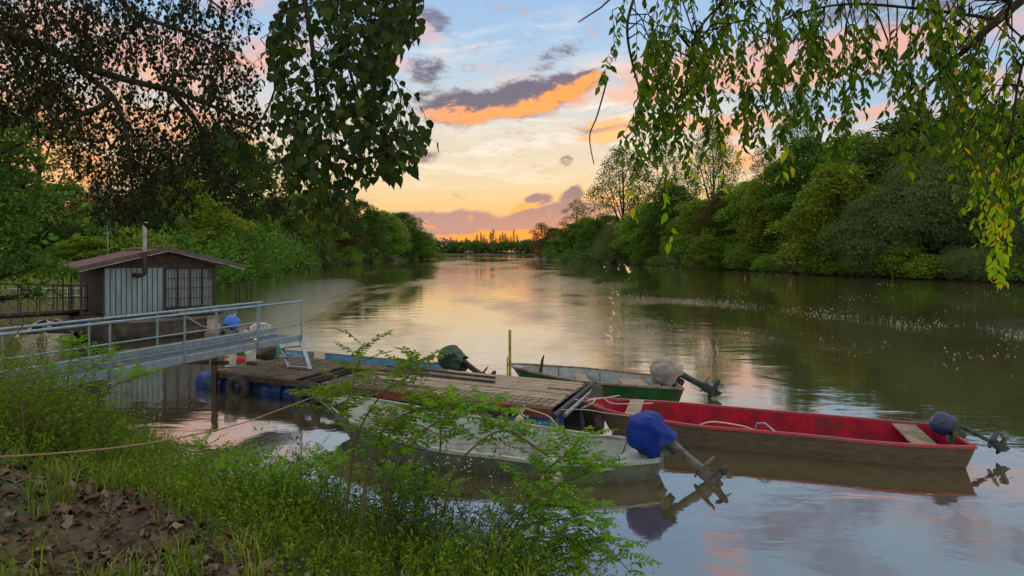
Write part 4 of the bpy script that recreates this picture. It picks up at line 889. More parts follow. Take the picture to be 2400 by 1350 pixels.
# small boat with the blue outboard beyond the gangway
near = GP([(528, 800, .4), (548, 797, .38), (580, 790, .38), (605, 778, .42), (618, 766, .5)])
far = GP([(521, 778, .4), (545, 768, .38), (575, 757, .38), (602, 756, .42), (617, 762, .5)])
near = [at(px, py, Y) for px, py, Y in ((538, 783, 22.6), (560, 783, 23.0), (585, 779, 23.8), (606, 772, 24.8), (618, 764, 25.8))]
far = [at(px, py, Y) for px, py, Y in ((521, 766, 24.0), (545, 758, 24.9), (575, 755, 25.6), (600, 757, 26.0), (616, 763, 26.0))]
for lst in (near, far):
    for p in lst: p.z = .50+max(0, p.y-25)*.06
sb = thing('rowing_boat', (near[0]+far[-1])/2, 'small weathered boat with bright blue outboard between houseboat bow and gangway', 'boat')
sg = hull_mesh(near, far, rake=.3, bow_rise=.5, flare=.2, n=20); make_hull(sg, M['green_hull'], M['floor_dirty'], M['rim_old'], sb)
mb = MB(); bridge(sg, 8, .3, .42, .03, mb); bridge(sg, 13, .3, .44, .03, mb); part(mb, 'seat', M['wood_old'], sb)
M['cowl_bright'] = mat('cowl_bright', (.02, .16, .70), (.015, .12, .5), .3)
outboard(sb, sg[0][0].lerp(sg[0][3], .5)+Vector((0, 0, .12)), Vector((-.7, -.7, 0)), 35, 1.2, 'motor_grey', None, 'cowl_bright')
# rowing boat seen bow on at the far left
cc_ = Vector((-15.9, 23.0, 0)); ax_ = Vector((-.50, .866, 0)); sx_ = Vector((.866, .50, 0))
def rb_(t_, side): 
    wd = .86*math.sin(math.pi*min(1, .10+t_*.86))**.7 if t_ < 1 else .06
    return cc_+ax_*(4.2*t_)+sx_*(side*wd)+Vector((0, 0, .30+.22*(2*t_-1)**2+(.15 if t_ > .8 else 0)))
ts = [0, .08, .2, .35, .5, .65, .8, .92, 1.0]
near = [rb_(t_, -1 if t_ > 0 else -.12) for t_ in ts]; far = [rb_(t_, 1 if t_ > 0 else .12) for t_ in ts]
lb = thing('rowing_boat', cc_, 'pale green grey rowing boat pointing at the viewer, moored left of the houseboat', 'boat')
lg = hull_mesh(near, far, rake=.3, bow_rise=.3, flare=.26, n=26, stern_rake=.25); make_hull(lg, M['cream'], M['cabin_dark'], M['buoy'], lb)
for i, c1 in ((6, 'yellow'), (13, 'wood_old')): mb = MB(); bridge(lg, i, .25, lg[i][4].z-.1, .03, mb); part(mb, 'seat', M[c1], lb)
mb = MB(); p = lg[0][0]; mb.tube(spline([p+Vector((.2, .1, .02)), p+Vector((.25, -.05, -.15)), p+Vector((.30, -.1, -.45)), p+Vector((.42, -.1, -.50)), p+Vector((.40, -.08, -.2)), p+Vector((.24, 0, .03))], 20), .022, 6); mb.ring(p+Vector((.22, 0, .0)), (.3, 1, .2), .06, .02); tag(mb.build('mooring_rope', M['rope_pale']), 'pale rope looped over the bow of the rowing boat left of the houseboat', 'rope')
# ------------------------------------------------------------------ raft
RO = atz(1294, 957, .5); ru = (atz(500, 868, .5)-RO); RL = ru.length; ru.normalize(); rv = Vector((.36, .93, 0)).normalized(); RW = 2.5
def rp(a, b_, z=.5): return RO+ru*a+rv*b_+Vector((0, 0, z-.5))
raft = thing('floating_raft', RO, 'long floating wooden raft on blue drums between the boats', 'raft')
rr_ = ROTR = Matrix((ru, rv, Vector((0, 0, 1)))).transposed()
random.seed(31)
mb = MB(); a = .02
while a < RL-.02:                          # short cross slats
    wd = random.uniform(.09, .14); 
    if not (RL-3.3 < a < RL-2.55): mb.box(rp(a+wd/2, RW/2+random.uniform(-.02, .02), .478+random.uniform(-.004, .004)), (wd-.018, RW-.1, .028), rr_)
    else: mb.box(rp(a+wd/2, RW/2+.9, .478), (wd-.02, RW-1.9, .028), rr_)
    a += wd
part(mb, 'deck_slats', M['wood_old'], raft)
mb = MB(); b_ = .06
for k, (a0, a1) in enumerate([(0.0, 3.3), (.0, 2.9), (.02, 3.5), (.05, 4.6), (.0, 4.3), (.6, 4.9), (.04, 3.0), (.02, 3.7), (.06, 3.4)]):
    wd = .255; mb.box(rp((a0+a1)/2, b_+wd/2, .508+(.012 if k in (4, 5) else 0)+random.uniform(-.003, .003)), (a1-a0, wd-.02, .03), rr_ @ Matrix.Rotation(random.uniform(-.008, .008), 3, 'Z')); b_ += wd+.008
part(mb, 'deck_boards', M['wood'], raft, bevel=.004)
mb = MB(); mb.bar(rp(1.8, 1.45, .56), rp(4.9, 1.52, .56), .07, .05); mb.bar(rp(2.0, 1.95, .55), rp(5.0, 2.1, .55), .05, .04); part(mb, 'loose_plank', M['wood_dark'], raft)
mb = MB()                                  # wire mesh laid over the slats
for i in range(int(RL/.15)): 
    a = .1+i*.15
    if a > 3.4: mb.tube([rp(a, .05, .50), rp(a, RW-.1, .50)], .0045, 4, caps=False)
    else: mb.tube([rp(a, .05, .528), rp(a, .62, .528)], .0045, 4, caps=False)
for j in range(16):
    b_ = .08+j*.155; mb.tube([rp(3.4, b_, .503), rp(RL-.1, b_, .503)], .0045, 4, caps=False)
    if j < 4: mb.tube([rp(.1, b_, .531), rp(3.4, b_, .531)], .0045, 4, caps=False)
part(mb, 'wire_mesh', M['darksteel'], raft)
mb = MB(); mb.bar(rp(0, -.03, .41), rp(RL*.52, -.03, .41), .06, .17); tag(part(mb, 'side_beam', M['rust'], raft), 'rust red steel side beam')
mb = MB(); mb.bar(rp(RL*.52, -.03, .42), rp(RL, -.03, .42), .06, .12); mb.bar(rp(RL+.03, 0, .42), rp(RL+.03, RW, .42), .06, .12); mb.bar(rp(0, RW+.03, .41), rp(RL, RW+.03, .41), .06, .15)
for a in np.linspace(.4, RL-.3, 8): mb.bar(rp(float(a), 0, .38), rp(float(a), RW, .38), .06, .1)
part(mb, 'frame', M['wood_dark'], raft)
mb = MB(); mb.tube([rp(-.12, -.25, .42), rp(-.12, RW+.1, .50)], .055, 12); part(mb, 'end_pipe', M['darksteel'], raft, smooth=50)
mb = MB(); mb.tube([rp(-.24, .02, .40), rp(-.24, RW-.1, .47)], .04, 12); part(mb, 'end_pipe', M['zinc'], raft, smooth=50)
def drum(a, b_, mm, Lb=.88, r=.285):
    mb = MB(); prof = [(r*.9, 0), (r*.985, .012), (r, .05), (r*.97, .08), (r, .12), (r, Lb*.33), (r*1.03, Lb*.35), (r, Lb*.37), (r, Lb*.63), (r*1.03, Lb*.65), (r, Lb*.67), (r, Lb-.12), (r*.97, Lb-.08), (r, Lb-.05), (r*.985, Lb-.012), (r*.9, Lb), (r*.86, Lb-.02)]
    mb.lathe(prof, rp(a, b_, .10), ru, 26); part(mb, 'float_drum', M[mm], raft, smooth=40)
k = 0; a = -.02
while a < RL+.6: drum(a, .33, 'barrel_bright' if k == 0 else 'barrel'); drum(a, RW-.33, 'barrel'); a += .945; k += 1
mb = MB(); mb.bar(rp(RL-.15, -.10, -.2), rp(RL-.15, -.10, .88), .11, .11); part(mb, 'mooring_post', M['wood_dark'], raft)
# pole, tyres, fenders
def simple(mb, name, m_, label, cat, group=None, **kw): return tag(mb.build(name, m_, **kw), label, cat, group)
def tyre(c, axis, label, Rr=.22, r=.085):
    root = thing('tyre', c, label, 'tyre', 'old tyres hung as fenders on the raft')
    mb = MB(); mb.ring(c, axis, Rr, r, 32, 12, 1.15); t_ = part(mb, 'casing', M['rubber'], root, smooth=60)
    mb = MB(); ax = Vector(axis).normalized()
    for q in (-1, 0, 1): mb.ring(c+ax*q*.035, axis, Rr+r-.004, .010, 36, 6)
    sub(mb, 'tread', M['rubber'], t_, smooth=60)
yv = -rv
tyre(rp(RL-.95, -.14, .18), yv, 'old tyre hung on the raft near its left end')
tyre(rp(RL-3.05, -.16, .22), yv, 'worn grey old tyre at the raft side beside the bow of the grey white boat', .23, .09)
tyre(rp(4.15, -.15, .2), yv, 'old tyre half hidden behind the hull of the grey white boat')
tyre(rp(1.55, -.15, .2), yv, 'old tyre on the raft side left of the two hanging float buoys')
tyre(rp(-.42, 1.35, .22), -ru, 'old tyre hanging off the right end of the raft beside the red boat bow', .25, .095)
tyre(rp(-.40, 1.85, .30), (-ru+Vector((0, .3, .1))), 'old tyre behind another one at the right end of the raft', .24, .09)
mb = MB(); p = at(1195, 880, 15.9); mb.tube([Vector((p.x, p.y, -.3)), at(1195, 773, 15.9)], .034, 12); mb.tube([Vector((p.x-.06, p.y, .2)), Vector((p.x-.06, p.y, .85))], .015, 6); simple(mb, 'mooring_pole', M['yellow'], 'tall thin yellowish pole standing in the water behind the raft', 'pole', smooth=50)
def buoy(c, r, label, st_=1.35, grp=None):
    root = thing('buoy', c, label, 'buoy', grp); mb = MB()
    mb.lathe([(r*math.sin(a), -r*st_*math.cos(a)*(1.0 if a < 1.6 else 1.25)) for a in np.linspace(.12, math.pi-.2, 14)], c, (0, 0, 1), 20); part(mb, 'body', M['buoy'], root, smooth=60)
    mb = MB(); mb.lathe([(r*.2, r*st_*1.15), (r*.16, r*st_*1.5), (r*.05, r*st_*1.55)], c, (0, 0, 1), 10); mb.tube([c+Vector((0, 0, r*1.9)), c+Vector((.02, .03, r*2.6))], .012, 6); part(mb, 'eye', M['rope_pale'], root)
buoy(rp(.58, -.17, .18), .105, 'long pear shaped float buoy hanging by the raft corner')
buoy(rp(.43, -.17, .10), .10, 'smaller round float buoy right of the pear shaped one at the raft corner', 1.0)
buoy(atz(1290, 1107, .12)+Vector((0, -.03, 0)), .18, 'large pale round buoy against the near side of the grey white boat', 1.0)
# ropes
def rope(pts, r, m_, label, n=40): mb = MB(); mb.tube(spline(pts, n), r, 6); simple(mb, 'rope', M[m_], label, 'rope', smooth=80)
rope([at(-120, 1078, 3.9), at(0, 1071, 4.3), at(130, 1063, 4.9), at(300, 1046, 5.9), at(450, 1020, 7.3), at(560, 994, 8.8), at(650, 962, 10.6), at(736, 929, 13.0), at(775, 905, 14.2)], .008, 'rope', 'long brown mooring rope running from the bank to the grey white boat bow')
rope([rp(.50, -.10, .47), at(1285, 975, 11.9), at(1310, 1002, 11.5), at(1350, 1020, 11.2), wg[6][7]+Vector((0, 0, .05)), wg[6][7]+Vector((-.02, -.05, -.15))], .010, 'rope_pale', 'pale rope from the raft corner to the far side of the grey white boat')
rope([rp(-.10, .1, .46), at(1370, 960, 12.0), at(1420, 968, 11.9), at(1475, 975, 11.4)], .008, 'rope_pale', 'thin pale line stretched from raft pipe to the blue motor cover')
rope([rp(-.12, .9, .50), rp(-.4, 1.2, .42), rp(-.9, 1.6, .5), rg[28][4]+Vector((0, 0, .04)), rg[26][7]+Vector((0, 0, .03)), at(1440, 946, 12.2), at(1530, 945, 12.2)], .010, 'rope_pale', 'rope tied from the raft pipe to the red boat bow')
rope([rp(-.12, .95, .50), rp(-.3, 1.25, .35), rg[28][4]+Vector((-.1, 0, -.1)), rg[27][4]+Vector((0, -.03, .05)), rg[27][7]+Vector((0, 0, .03))], .010, 'rope_pale', 'looped cord around the tip of the red boat')
rope([rp(.52, -.10, .53), rp(.50, -.12, .45), rp(.56, -.15, .38), rp(.46, -.15, .33), rp(.55, -.16, .40), rp(.5, -.1, .5)], .014, 'rope_pale', 'knotted pale rope holding the two float buoys')
rope([at(1191, 855, 16.5), at(1205, 861, 16.3), at(1225, 862, 16.4), at(1243, 860, 16.9)], .02, 'rope', 'frayed rope on the bow of the green boat')
rope([at(437, 741, 26.0), at(470, 762, 25.2), at(503, 770, 24.6)], .012, 'rope_pale', 'slack line hanging from the houseboat hull')
# poles lying in the grey white boat
mb = MB(); mb.bar(wg[14][7]+Vector((.1, -.15, -.10)), wg[9][5].lerp(wg[9][6], .45)+Vector((0, 0, .05)), .035, .03); simple(mb, 'oar', M['wood_dark'], 'dark pole leaning inside the grey white boat', 'pole')
mb = MB(); mb.bar(wg[13][5].lerp(wg[13][6], .35)+Vector((0, 0, .04)), wg[8][5].lerp(wg[8][6], .30)+Vector((0, 0, .04)), .07, .025); simple(mb, 'plank', M['rim_old'], 'thin brown board lying flat in the grey white boat', 'board')
# ------------------------------------------------------------------ gangway
G0, G1 = Vector((-5.2, 16.8, 0)), Vector((-8.25, 7.95, 0)); gd = (G1-G0).normalized(); gn = Vector((gd.y, -gd.x, 0)).normalized()
if gn.x > 0: gn = -gn
GLn = (G1-G0).length; GW = .72
def gp(a, b_, z): return G0+gd*a+gn*b_+Vector((0, 0, z))
gang = thing('gangway', G1, 'grey steel gangway with pipe handrails running from the bank to the raft', 'gangway')
mb = MB()
for b_ in (0, GW): mb.bar(gp(0, b_, 1.195), gp(GLn, b_, 1.195), .05, .15)
for a in np.arange(.3, GLn, .9): mb.bar(gp(float(a), .02, 1.15), gp(float(a), GW-.02, 1.15), .05, .05)
part(mb, 'side_beam', M['galv'], gang, bevel=.004)
mb = MB(); mb.bar(gp(0, GW+.0, 1.36), gp(GLn, GW+.0, 1.36), .02, .14); part(mb, 'kick_plate', M['galv'], gang)
mb = MB()
for a in np.arange(.05, GLn, .05): mb.bar(gp(float(a), .03, 1.222), gp(float(a), GW-.03, 1.222), .006, .028)
for b_ in np.arange(.06, GW, .06): mb.bar(gp(0, float(b_), 1.222), gp(GLn, float(b_), 1.222), .006, .02)
part(mb, 'deck_grating', M['galv'], gang)
for b_, a0 in ((0, .0), (GW, .55)):
    mb = MB(); mb.tube([gp(a0-.03, b_, 2.08), gp(GLn, b_, 2.08)], .026, 10); part(mb, 'handrail', M['galv'], gang, smooth=50)
    mb = MB(); mb.tube([gp(a0, b_, 1.52 if b_ == 0 else 1.6), gp(GLn, b_, 1.52 if b_ == 0 else 1.6)], .016, 8); part(mb, 'middle_rail', M['galv'], gang, smooth=50)
    for a in ([.02, 1.6, 3.7, 5.35, 7.3] if b_ == 0 else [.57, 2.0, 3.6, 5.1, 6.6, 8.2]):
        mb = MB(); mb.bar(gp(a, b_+(-.035 if b_ == 0 else .035), 1.13), gp(a, b_+(-.035 if b_ == 0 else .035), 2.06), .045, .012, up=gd); part(mb, 'post', M['galv'], gang)
mb = MB(); mb.bar(gp(5.35, -.04, .85), gp(5.35, -.04, 1.15), .06, .06); mb.bar(gp(5.42, -.04, .86), gp(5.42, -.04, 1.1), .02, .02)
for z in (.93, 1.05): mb.tube([gp(5.28, -.10, z), gp(5.48, -.10, z)], .012, 6)
mb.tube([gp(2.9, .1, 1.12), gp(2.9, .1, .95)], .02, 6); part(mb, 'support_bracket', M['zinc'], gang)
f1, f2 = atz(727, 866, .51), atz(678, 862, .51); t1, t2 = at(705, 797, 16.8), at(657, 806, 17.2)
mb = MB(); mb.bar(f1, t1, .09, .035); mb.bar(f2, t2, .09, .035)
lad = part(mb, 'ladder', M['galv'], gang)
for f in (.05, .42, .80): mb = MB(); mb.bar(f1.lerp(t1, f), f2.lerp(t2, f), .10, .03); sub(mb, 'rung', M['galv'], lad)
mb = MB(); mb.bar(gp(2.5, -.02, .95), gp(2.5, GW+.5, .9), .06, .08); part(mb, 'cross_support', M['wood_dark'], gang)
mb = MB(); mb.lathe([(.03, 0), (.06, .02), (.045, .05), (.01, .06)], gp(2.1-.9, .35, 1.24)); simple(mb, 'leaf_bowl', M['petal_yellow'], 'small yellow scrap lying on the gangway near its raft end', 'scrap')
mb = MB(); mb.lathe([(.05, 0), (.075, .03), (.06, .07), (.02, .09)], gp(5.0, .12, 1.24), scale=(1.3, .8)); simple(mb, 'stone', M['wood_old'], 'brown stone on the gangway grating by the left railing post', 'stone', smooth=60)
# ------------------------------------------------------------------ clutter on the raft
def bucket(p, r, h_, label, red):
    root = thing('bucket', p, label, 'bucket'); mb = MB(); mb.lathe([(r*.86, 0), (r*.88, .01), (r, h_-.04), (r*1.05, h_-.04), (r*1.05, h_), (r*.95, h_), (r*.84, .03)], p, n=24); o = part(mb, 'pail', M['plastic_white'], root, smooth=40)
    if red:
        mb = MB(); random.seed(3)
        for (a0, a1, z0, z1) in ((3.5, 4.9, .62, .74), (3.7, 4.6, .52, .58), (3.9, 4.2, .3, .42), (4.4, 4.7, .34, .44)):
            vs = []; m = 8
            for j in range(m+1):
                a = a0+(a1-a0)*j/m; 
                for z in (z0, z1+.05*math.sin(j*1.7)): rr = r*(.88+.12*z)+.004; vs.append(p+Vector((math.cos(a)*rr, math.sin(a)*rr, z*h_)))
            mb.add(vs, [(2*j, 2*j+2, 2*j+3, 2*j+1) for j in range(m)])
        sub(mb, 'print', M['plastic_red'], o)
    mb = MB(); mb.tube([p+Vector((math.cos(a)*r*1.06, -math.sin(a)*r*.35, h_-.03-math.sin(a)*r*.9)) for a in np.linspace(0, math.pi, 12)], .005, 5); part(mb, 'handle', M['zinc'], root)
bucket(atz(540, 858, .51), .145, .36, 'tall white bucket with red print standing on the left end of the raft', True)
bucket(atz(589, 848, .51), .115, .26, 'smaller white bucket with a rag on top, right of the taller printed bucket', False)
mb = MB(); p = atz(589, 848, .51)+Vector((0, 0, .26)); cowl_rings(mb, Matrix.Translation(p), [(0, .10, .09, 0), (.05, .12, .10, 0), (.1, .06, .05, -.02)], 9, 2.2, .2); simple(mb, 'rag', M['plastic_white'], 'crumpled white rag lying on the smaller bucket', 'rag')
mb = MB(); p = atz(561, 850, .51); cowl_rings(mb, Matrix.Translation(p), [(0, .13, .08, 0), (.10, .12, .07, 0), (.16, .07, .05, -.02)], 10, 3, .08); simple(mb, 'red_can', M['plastic_red'], 'small red container between the two white buckets', 'can')
mb = MB(); p = atz(590, 853, .51); cowl_rings(mb, Matrix.Translation(p), [(0, .15, .05, 0), (.05, .15, .05, 0), (.07, .08, .04, -.02)], 12, 2.4, .03); simple(mb, 'sandal', M['rust'], 'dark red shoe in front of the smaller white bucket', 'shoe')
random.seed(8); mb = MB(); p = atz(622, 840, .51); cowl_rings(mb, Matrix.Translation(p), [(0, .26, .2, 0), (.12, .28, .22, 0), (.28, .22, .18, .05), (.36, .10, .1, .1)], 12, 2.5, .12); mb.tube([p+Vector((-.1, 0, .15)), p+Vector((-.38, .05, .03))], .05, 8); simple(mb, 'motor_part', M['motor_dark'], 'dark old engine heap on the raft under the gangway end', 'engine', smooth=40)
mb = MB()
for k in range(5): mb.ring(atz(648, 838, .51)+Vector((0, 0, .04+.06*k)), (0, 0, 1), .085, .018, 16, 6)
for k in range(10): a = k*.628; p = atz(648, 838, .51)+Vector((math.cos(a)*.085, math.sin(a)*.085, 0)); mb.tube([p, p+Vector((0, 0, .32))], .012, 5)
simple(mb, 'crate', M['plastic_green'], 'bright green slatted basket behind the gangway ladder', 'basket')
# white plastic chair
cp = atz(622, 836, .5)+Vector((-.35, .35, 0)); cp.z = .51
chair = thing('garden_chair', cp, 'white moulded plastic chair on the raft behind the gangway end', 'chair'); Rz = Matrix.Rotation(R(215), 3, 'Z')
cpt = lambda x, y, z: cp+Rz @ Vector((x, y, z))
mb = MB(); mb.box(cpt(0, 0, .42), (.46, .44, .03), Rz); part(mb, 'seat', M['plastic_white'], chair, bevel=.01)
mb = MB()
for x in np.linspace(-.19, .19, 6): mb.bar(cpt(float(x), .22, .43), cpt(float(x)*1.05, .32, .80), .035, .014)
mb.tube([cpt(-.23, .22, .43), cpt(-.25, .31, .78), cpt(-.12, .335, .86), cpt(.12, .335, .86), cpt(.25, .31, .78), cpt(.23, .22, .43)], .022, 8); part(mb, 'backrest', M['plastic_white'], chair, smooth=50)
for sx_2 in (-1, 1):
    mb = MB(); mb.tube([cpt(.26*sx_2, .30, .66), cpt(.28*sx_2, 0, .65), cpt(.28*sx_2, -.2, .63), cpt(.25*sx_2, -.22, .42)], .022, 8); part(mb, 'armrest', M['plastic_white'], chair, smooth=50)
    for y in (-.2, .2): mb = MB(); mb.tube([cpt(.21*sx_2, y, .42), cpt(.25*sx_2, y*1.25, 0)], [.026, .018], 8); part(mb, 'leg', M['plastic_white'], chair, smooth=50)
# ------------------------------------------------------------------ overhanging branches close to the viewer
def nearest_on(paths, p, above=True):
    best = None; bd = 1e9
    for pa in paths:
        for i in range(len(pa)):
            q = pa[i]; d = (q-p).length-(.35*(q.z-p.z) if above else 0)
            if d < bd: bd = d; best = q
    return best
def twig_cloud(seed, poly, Yr, n_twigs, n_leaf, step, leaf_l, leaf_w, shape, mains, root, leaf_mats, down=.9, petiole=.03, spread=.5, gold=None, clump=None, leaf_name='foliage', droop_leaf=.8, twig_r=.0028, dens=None, lim=None):
    global rng
    rng = np.random.default_rng(seed); random.seed(seed)
    poly = np.array(poly, float); x0, y0 = poly.min(0); x1, y1 = poly.max(0); tb = MB(); Ps = []; Ds = []; cnt = 0; tries = 0
    while cnt < n_twigs and tries < n_twigs*30:
        tries += 1
        px, py = rng.uniform(x0, x1), rng.uniform(y0, y1)
        if not in_poly(np.array([px]), np.array([py]), poly)[0]: continue
        if dens is not None and rng.random() > dens(px, py): continue
        Y = rng.uniform(*Yr); p = at(px, py, Y); hd = rdir(1)[0]; d = Vector((hd[0]*spread, hd[1]*spread, -down)).normalized(); pts = [p.copy()]
        for k in range(n_leaf):
            j = rdir(1)[0]*.28; d = (d+Vector(j)*.6+Vector((0, 0, -.12*down))).normalized(); p = p+d*step*rng.uniform(.7, 1.3); pts.append(p.copy())
        q = [proj(np.array(a)) for a in pts]; inn = [in_poly(np.array([a[0]]), np.array([a[1]]), poly)[0] for a in q]
        k = len(pts)
        for i, v in enumerate(inn):
            if not v: k = i; break
        if k < 3: continue
        pts = pts[:k]; cnt += 1
        src = nearest_on(mains, pts[0])
        if (src-pts[0]).length < .6 and src.z > pts[0].z+.04: mid = src.lerp(pts[0], .5)+Vector((0, 0, .05*(src-pts[0]).length)); tb.tube([src, mid, pts[0]], [twig_r*1.1, twig_r, twig_r], 4, caps=False)
        tb.tube(pts, [twig_r*(1-.7*i/len(pts)) for i in range(len(pts))], 4, caps=False)
        for i in range(1, len(pts)):
            ax = (pts[i]-pts[i-1]).normalized(); sd = ax.orthogonal().normalized(); sd.rotate(Matrix.Rotation(i*2.4+rng.random(), 3, ax))
            pe = pts[i]+(sd*.8+ax*.3+Vector((0, 0, -.4))).normalized()*petiole*rng.uniform(.6, 1.3)
            if petiole > .015: tb.tube([pts[i], pe], twig_r*.35, 3, caps=False)
            Ps.append(pe); Ds.append((pe-pts[i]).normalized()*(1-droop_leaf)+Vector((0, 0, -droop_leaf)))
    Ps = np.array(Ps); Ds = np.array(Ds)+rdir(len(Ps))*.35; n = len(Ps); u, v = proj(Ps)
    L = leaf_l*(.45+.75*rng.random(n)); W = L*leaf_w*(.85+.3*rng.random(n)); N_ = rdir(n)*.8+np.array([0, -.5, .35])
    sel = np.zeros(n, int)
    if gold is not None: sel = (rng.random(n) < gold(u, v)).astype(int)
    for k, mm in enumerate(leaf_mats):
        s_ = sel == k
        if s_.any(): v_, f_ = leaves(Ps[s_], Ds[s_], N_[s_], L[s_], W[s_], shape); o = mesh_np('foliage' if k == 0 else 'golden_foliage', v_, f_, M[mm], root); keep_world(o, root)
    part(tb, 'twigs', M['twig'], root)
    return n
# poplar overhead, left of centre
pop = thing('poplar_tree', (-3.1, -1.6, hz(-3.1, -1.6)), 'poplar hanging broad dark green leaves from the top edge, left of centre', 'tree')
mains = [spline([at(a, b, c) for a, b, c in q], 26) for q in (
    [(560, -700, 2.6), (640, -300, 3.6), (700, -60, 4.2), (725, 60, 4.3), (742, 200, 4.35), (752, 330, 4.3), (768, 410, 4.25), (790, 465, 4.2)],
    [(640, -300, 3.6), (790, -60, 4.4), (800, 80, 4.5), (830, 200, 4.6), (870, 290, 4.6), (930, 330, 4.6), (985, 310, 4.6)],
    [(640, -300, 3.6), (690, -40, 4.6), (670, 120, 4.8), (620, 270, 4.9), (560, 330, 4.9)],
    [(700, -60, 4.2), (880, -80, 4.7), (905, 20, 4.8), (900, 120, 4.8), (940, 220, 4.8)],
    [(752, 330, 4.3), (800, 370, 4.2), (870, 370, 4.2), (920, 350, 4.2)], [(700, 350, 4.4), (640, 385, 4.2), (580, 390, 4.1)])]
mb = MB(); base = Vector((-3.1, -1.6, hz(-3.1, -1.6)-.2))
mb.tube(spline([base, base+Vector((.1, .2, 3)), base+Vector((.5, .9, 6)), base+Vector((.6, 1.2, 9))], 12), [.26-.012*i for i in range(12)], 14); part(mb, 'trunk', M['bark'], pop, smooth=60)
mb = MB(); mb.tube(spline([base+Vector((.5, .8, 5.4)), base+Vector((1.3, 2.6, 7.2)), mains[0][0]], 10), [.10-.005*i for i in range(10)], 8)
for i, pa in enumerate(mains): mb.tube(pa, [(.022 if i == 0 else .012)*(1-.85*j/25)+.003 for j in range(26)], 6)
part(mb, 'branches', M['bark'], pop, smooth=60)
P1 = [(640, -120), (1010, -120), (985, 10), (985, 78), (930, 108), (925, 150), (900, 172), (975, 190), (985, 240), (1005, 265), (1058, 296), (1050, 312), (1000, 332), (978, 372), (940, 398), (880, 400), (835, 430), (800, 455), (905, 478), (890, 520), (845, 575), (760, 602), (732, 560), (745, 505), (690, 482), (655, 450), (590, 432), (550, 395), (545, 352), (522, 320), (500, 272), (560, 262), (610, 250), (655, 205), (640, 140), (592, 112), (600, 92), (645, 82)]
def dpop(x, y): return .22 if y > 420 else (1. if x > 840 else (.42 if y > 330 else .62))
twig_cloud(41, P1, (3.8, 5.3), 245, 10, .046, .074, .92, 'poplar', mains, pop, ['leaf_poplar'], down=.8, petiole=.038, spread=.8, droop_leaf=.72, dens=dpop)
# second poplar limb, further off at the left
pop2 = thing('poplar_tree', (-8.6, 6.6, hz(-8.6, 6.6)), 'dark poplar whose pale limb reaches across the upper left corner', 'tree')
YB = 9.4
mains2 = [spline([at(a, b, c) for a, b, c in q], 24) for q in (
    [(-420, -40, 7.6), (-150, 40, 8.4), (90, 105, 9.2), (160, 140, 9.3), (280, 182, 9.4), (400, 212, 9.6), (500, 250, 9.8), (600, 285, 10)],
    [(160, 140, 9.3), (215, 185, 9.2), (262, 225, 9.1), (290, 290, 9.0), (302, 360, 8.9), (308, 430, 8.9), (330, 500, 8.9)], [(262, 225, 9.1), (235, 250, 9.0), (190, 270, 9.0), (110, 300, 8.9)],
    [(-150, 40, 8.4), (60, -60, 8.8), (250, -80, 9.2), (420, -40, 9.6), (520, 20, 9.8)], [(250, -80, 9.2), (300, 20, 9.4), (420, 70, 9.6), (520, 110, 9.8)], [(400, 212, 9.6), (470, 300, 9.6), (510, 400, 9.5), (560, 460, 9.5)], [(-150, 40, 8.4), (-20, 180, 8.4), (60, 240, 8.5)])]
mb = MB(); base = Vector((-8.6, 6.6, hz(-8.6, 6.6)-.2)); mb.tube(spline([base, base+Vector((.1, .1, 3)), base+Vector((-.2, .3, 6)), base+Vector((0, .4, 10))], 12), [.34-.018*i for i in range(12)], 14); part(mb, 'trunk', M['bark_pale'], pop2, smooth=60)
mb = MB(); mb.tube(spline([base+Vector((0, .2, 5)), mains2[0][0].lerp(base+Vector((0, .2, 5)), .4)+Vector((0, 0, .3)), mains2[0][0]], 8), [.13-.004*i for i in range(8)], 8)
for i, pa in enumerate(mains2): mb.tube(pa, [(.085 if i == 0 else .045)*(1-.85*j/23)+.006 for j in range(24)], 7)
part(mb, 'branches', M['bark_pale'], pop2, smooth=60)
P2 = [(-60, -60), (640, -60), (590, 20), (625, 60), (575, 90), (620, 130), (640, 180), (600, 220), (640, 260), (600, 330), (660, 400), (700, 470), (640, 520), (560, 500), (480, 440), (440, 510), (390, 520), (350, 530), (300, 520), (270, 540), (210, 500), (200, 430), (120, 330), (40, 290), (-60, 320)]
def dp2(x, y):
    v = 1.0 if y < 110 and x < 330 else .72
    if y > 400: v = .6
    if 100 < y < 190 and 150 < x < 480: v = .32
    if x < 240 and 215 < y: v = .38
    if 190 < y < 330 and x > 330: v = .62
    if x > 430 and y < 60: v = .5
    return v*(.55+.45*math.sin(x*.031+y*.02)*math.sin(y*.043-x*.012))*1.4
twig_cloud(42, P2, (8.2, 10.6), 1250, 10, .075, .066, .85, 'oval', mains2, pop2, ['leaf_poplar_far'], down=.55, petiole=.02, spread=1., droop_leaf=.6, twig_r=.004, dens=dp2)
